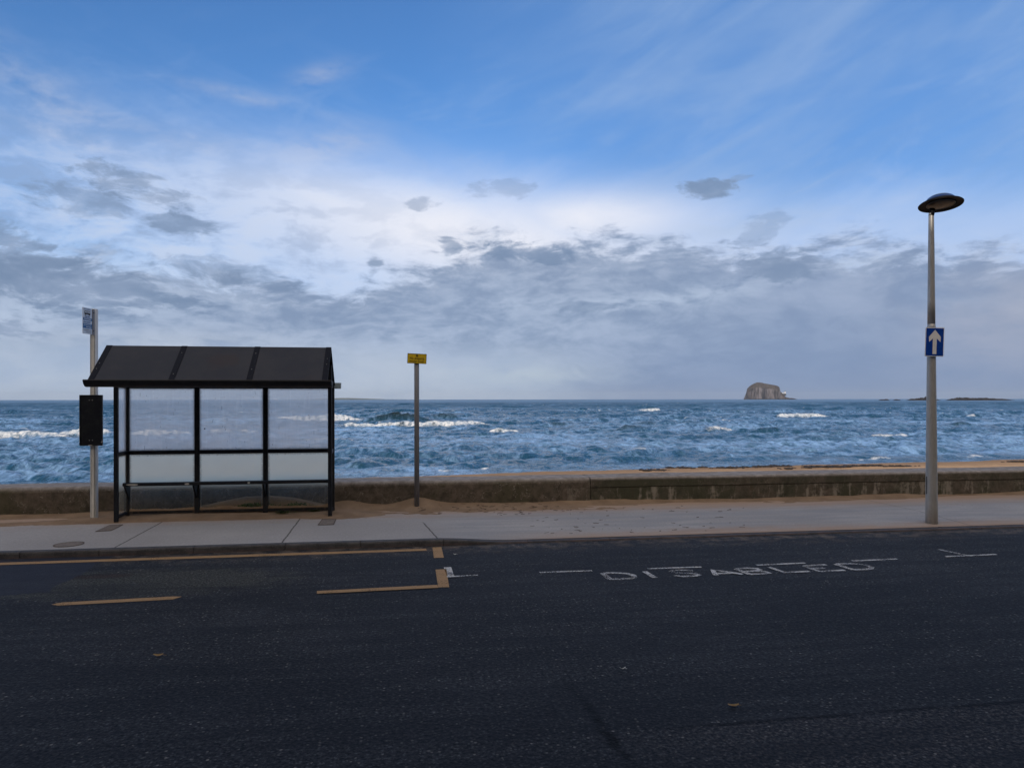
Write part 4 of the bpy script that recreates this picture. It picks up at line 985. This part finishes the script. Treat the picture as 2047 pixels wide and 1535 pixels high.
def pa(px, py):
    a = math.atan((px-1023.5)/F); return a, math.atan((hor(px)-py)/F*math.cos(a))
k_ = 1/STR
def lin(r, g_, b): return tuple((((c/255+.055)/1.055)**2.4 if c > 10 else c/255/12.92)*k_ for c in (r, g_, b))
base = nb.mul(E(nt, sky.outputs[0]), (.70, 1.11, 1.50))
# cloud coordinates: flattened towards the horizon
q = nb.vec(az, el*2.6, 0.0)
wx = nb.noise(nb.vec(az, el*2.0, 3.0), 5.0, 4, .55); wy = nb.noise(nb.vec(az, el*2.0, 8.0), 5.0, 4, .55)
qa = az + (wx-.5)*.10; qe = el + (wy-.5)*.045
n_big = nb.noise(nb.vec(qa, qe*2.2, 0.), 5.5, 8, .58); n_med = nb.noise(nb.vec(qa, qe*2.4, 4.), 13, 8, .60); n_fin = nb.noise(nb.vec(qa, qe*2.6, 9.), 34, 7, .62)
# streaky high cirrus running down to the right on the left side, up to the right on the right side
ca_, sa_ = math.cos(R(-20)), math.sin(R(-20)); cl1 = nb.noise(nb.vec((az*ca_+el*sa_)*1.0, (el*ca_-az*sa_)*5.5, 2.), 5.0, 7, .6, .6)
cb_, sb_ = math.cos(R(24)), math.sin(R(24)); cl2 = nb.noise(nb.vec((az*cb_+el*sb_)*1.0, (el*cb_-az*sb_)*4.5, 6.), 4.2, 7, .55, .5)
lft = az.ss(.02, -.22); rgt = az.ss(-.14, .22)
cir = lft*cl1.ss(.42, .72)*el.ss(.46, .20)*.50 + rgt*(cl2.ss(.30, .70)*.20+.52)
col = nb.mix(cir, base, nb.mix(lft, nb.mix((cl2*.6+n_big*.4).ss(.34, .68), lin(108, 151, 211), lin(142, 173, 218)), lin(150, 181, 228)))
def blob(px, py, rx, ry, rot=0.0, warp=.0):
    a, e = pa(px, py); X_ = az-a; Y_ = el-e; c_, s_ = math.cos(rot), math.sin(rot)
    u = (X_*c_+Y_*s_)/(rx/F); v_ = (Y_*c_-X_*s_)/(ry/F)
    return u*u+v_*v_
def soft(b, k=1.0): return (b*-k).exp()
wis = nb.noise(nb.vec((az*.97+el*.26), (el*.97-az*.26)*3.2, 5.), 7.0, 8, .66, .5)
col = nb.mix(wis.ss(.48, .72)*el.ss(.50, .22)*.30, col, lin(166, 190, 228))
# pink wisps upper left
for px, py, rx, ry, rot in ((500, 195, 120, 12, -.10), (330, 272, 150, 18, -.12), (90, 262, 160, 14, -.15), (660, 290, 100, 30, .2), (80, 180, 120, 40, -.5), (640, 150, 60, 18, .3)):
    col = nb.mix(soft(blob(px, py, rx, ry, rot))*n_med.ss(.32, .62)*.42, col, lin(178, 188, 212))
# the lit white sheet: below a line that slopes down to the right, then flat
def line_below(p0, p1, w0, w1, nz):                                          # 1 below the line
    a0, e0 = pa(*p0); a1, e1 = pa(*p1); m = (e1-e0)/(a1-a0)
    return (el - ((az-a0)*m + e0) + nz).ss(w0, w1)
hi1 = el.ss(.33, .25)*line_below((380, 320), (960, 430), .050, -.035, (cl1-.5)*.05)*az.ss(.12, -.05)*(az.ss(-.62, -.30)*.6+.4)
hi2 = line_below((960, 395), (2047, 400), .055, -.045, (cl2-.5)*.10)*az.ss(-.10, .04)
sheet_ = hi1.mx(hi2)
col = nb.mix(sheet_*.80, col, lin(186, 206, 240))
core = soft(blob(930, 475, 400, 95, -.16), .9).mx(soft(blob(1180, 440, 190, 55), 1.0)*.9).mx(soft(blob(700, 420, 210, 40, -.3))*.75)
col = nb.mix((core*(.62+.75*(n_med*.6+n_big*.4))).clamp(), col, lin(238, 240, 250))
# mottled altocumulus on the left
mot = soft(blob(330, 480, 420, 130, -.12), .8)
col = nb.mix(mot*n_med.ss(.42, .66)*.65, col, lin(205, 216, 236))
col = nb.mix(mot*n_med.ss(.55, .38)*.60, col, lin(142, 160, 190))
# main grey bank: ragged top edge, soft below
a_pts = [(-400, 560), (150, 520), (420, 545), (640, 585), (800, 550), (960, 500), (1100, 488), (1300, 485), (1500, 500), (1680, 492), (1900, 505), (2500, 500)]
crv = nt.nodes.new('ShaderNodeFloatCurve'); cm = crv.mapping; cm.use_clip = False
pts = [(pa(px, py)[0], pa(px, py)[1]) for px, py in a_pts]
amin, amax = pts[0][0], pts[-1][0]
c0 = cm.curves[0]
for i, (a, e) in enumerate(pts):
    xx, yy = (a-amin)/(amax-amin), e*3
    if i == 0: c0.points[0].location = (0, yy)
    elif i == len(pts)-1: c0.points[-1].location = (1, yy)
    else: c0.points.new(xx, yy)
cm.update(); nt.links.new(((az-amin)*(1/(amax-amin))).clamp().s, crv.inputs['Value']); crv.inputs['Factor'].default_value = 1
top = E(nt, crv.outputs[0])*(1/3)
rag_ = (n_med-.5)*.115 + (n_fin-.5)*.062 + (n_big-.5)*.03
bank = (el - top + rag_).ss(.016, -.020)
shade = (n_big*.35+n_med*.42+n_fin*.23)
bcol = nb.mix(shade.ss(.40, .60), lin(129, 149, 180), lin(165, 181, 207))
edge_d = (el-top+rag_).ss(-.045, -.005)
bcol = nb.mix(edge_d*.45*n_med.ss(.35, .6), bcol, lin(130, 148, 177))
bcol = nb.mix(az.ss(.12, .40)*.75, bcol, nb.mix(n_big.ss(.4, .65), lin(127, 147, 180), lin(146, 163, 193)))
col = nb.mix(bank*.94, col, bcol)
rim = ((el-top+rag_).abs()*-55.0).exp()*n_fin.ss(.42, .62); col = nb.mix(rim*.40, col, lin(206, 217, 237))
# bright rifts inside the bank
for px, py, rx, ry, st in ((1380, 590, 190, 16, .75), (1250, 612, 130, 14, .7), (1060, 610, 100, 12, .55), (120, 618, 260, 20, .8), (60, 640, 130, 22, .6), (520, 705, 420, 18, .55), (1500, 450, 170, 22, .4), (1760, 520, 90, 10, .5)):
    col = nb.mix(soft(blob(px, py, rx, ry, .08))*(n_med*1.0+n_fin*.6).ss(.58, .95)*st, col, lin(182, 198, 222))
# lighter air below the bank, towards the horizon
e1 = pa(1023, 690)[1]
lowl = (el + (n_med-.5)*.03 + (n_big-.5)*.03).ss(e1+.012, e1-.028)*az.ss(.22, -.02)
col = nb.mix(lowl*.85, col, nb.mix(n_big.ss(.35, .65), lin(166, 184, 210), lin(184, 197, 215)))
lowr = el.ss(.12, .0)*az.ss(.0, .22)
col = nb.mix(lowr*.85, col, lin(128, 149, 184))
col = nb.mix(soft(blob(2010, 640, 150, 90))*.5*n_big.ss(.3, .6), col, lin(176, 178, 192))
col = nb.mix(soft(blob(1060, 752, 160, 22))*.55*n_med.ss(.3, .6), col, lin(190, 203, 214))
col = nb.mix(soft(blob(330, 690, 220, 28))*.6*n_med.ss(.35, .6), col, lin(190, 200, 216))
# dark scud
for px, py, rx, ry, rot, st in ((1420, 378, 62, 17, .0, 1.0), (1480, 356, 25, 6, .1, .5), (270, 372, 115, 28, -.25, .85), (165, 405, 85, 28, -.1, .65), (360, 446, 62, 18, -.1, .8), (750, 524, 18, 10, 0, .9), (850, 408, 34, 14, 0, .6), (905, 500, 26, 20, -.5, .8), (1060, 505, 85, 20, -.1, .9),
                                (30, 505, 95, 40, -.3, .95), (140, 572, 190, 48, -.12, 1.0), (20, 655, 70, 20, 0, .9), (1560, 528, 75, 32, 0, .7), (1170, 612, 60, 12, 0, .6), (440, 540, 130, 26, -.1, .6), (1000, 380, 60, 20, 0, .4), (1520, 462, 60, 30, .5, .45)):
    b = blob(px, py, rx, ry, rot) + (n_med-.5)*3.8 + (n_fin-.5)*3.8
    col = nb.mix(b.ss(1.25, .20)*st*.82, col, nb.mix(n_med.ss(.35, .65), lin(119, 141, 172), lin(141, 159, 188)))
# added to light the street from overhead and behind: unseen bright cloud deck
backw = (y*-1.0).ss(-.15, .35)*el.ss(.06, .22)
fill_glow = (y*-1.0).ss(.05, .45)*el.ss(.50, .66)*el.ss(1.16, .92)
fill_deck = el.ss(.56, .80).mx(backw)*nb.noise(nb.vec(x, y, z*1.5), 2.2, 6, .6).ss(.30, .62)
col = nb.mix(fill_deck, col, nb.mix(nb.noise(nb.vec(x, y, z*2.0), 3.5, 5).ss(.35, .65), (.36*k_, .36*k_, .37*k_), (.62*k_, .58*k_, .53*k_)))
col = nb.mix(fill_glow*nb.noise(nb.vec(x, y, z*1.5), 3.0, 5, .6).ss(.22, .50), col, (2.1*k_, 1.75*k_, 1.42*k_))      # brighter unseen band, added to light wall and pavement more than the near road
col = nb.mix(el.ss(.0, -.02), col, lin(120, 140, 170))
nt.links.new(col.s, bg.inputs['Color']); bg.inputs['Strength'].default_value = STR
nt.links.new(bg.outputs[0], outw.inputs['Surface'])
vs = sc.view_settings; sc.display_settings.display_device = 'sRGB'; vs.view_transform = 'Standard'; vs.look = 'None'; vs.exposure = 0; vs.gamma = 1; vs.use_curve_mapping = False
sc.cycles.use_denoising = True; sc.cycles.sample_clamp_indirect = 4.0; sc.cycles.max_bounces = 10; sc.cycles.transparent_max_bounces = 16; sc.cycles.volume_bounces = 0
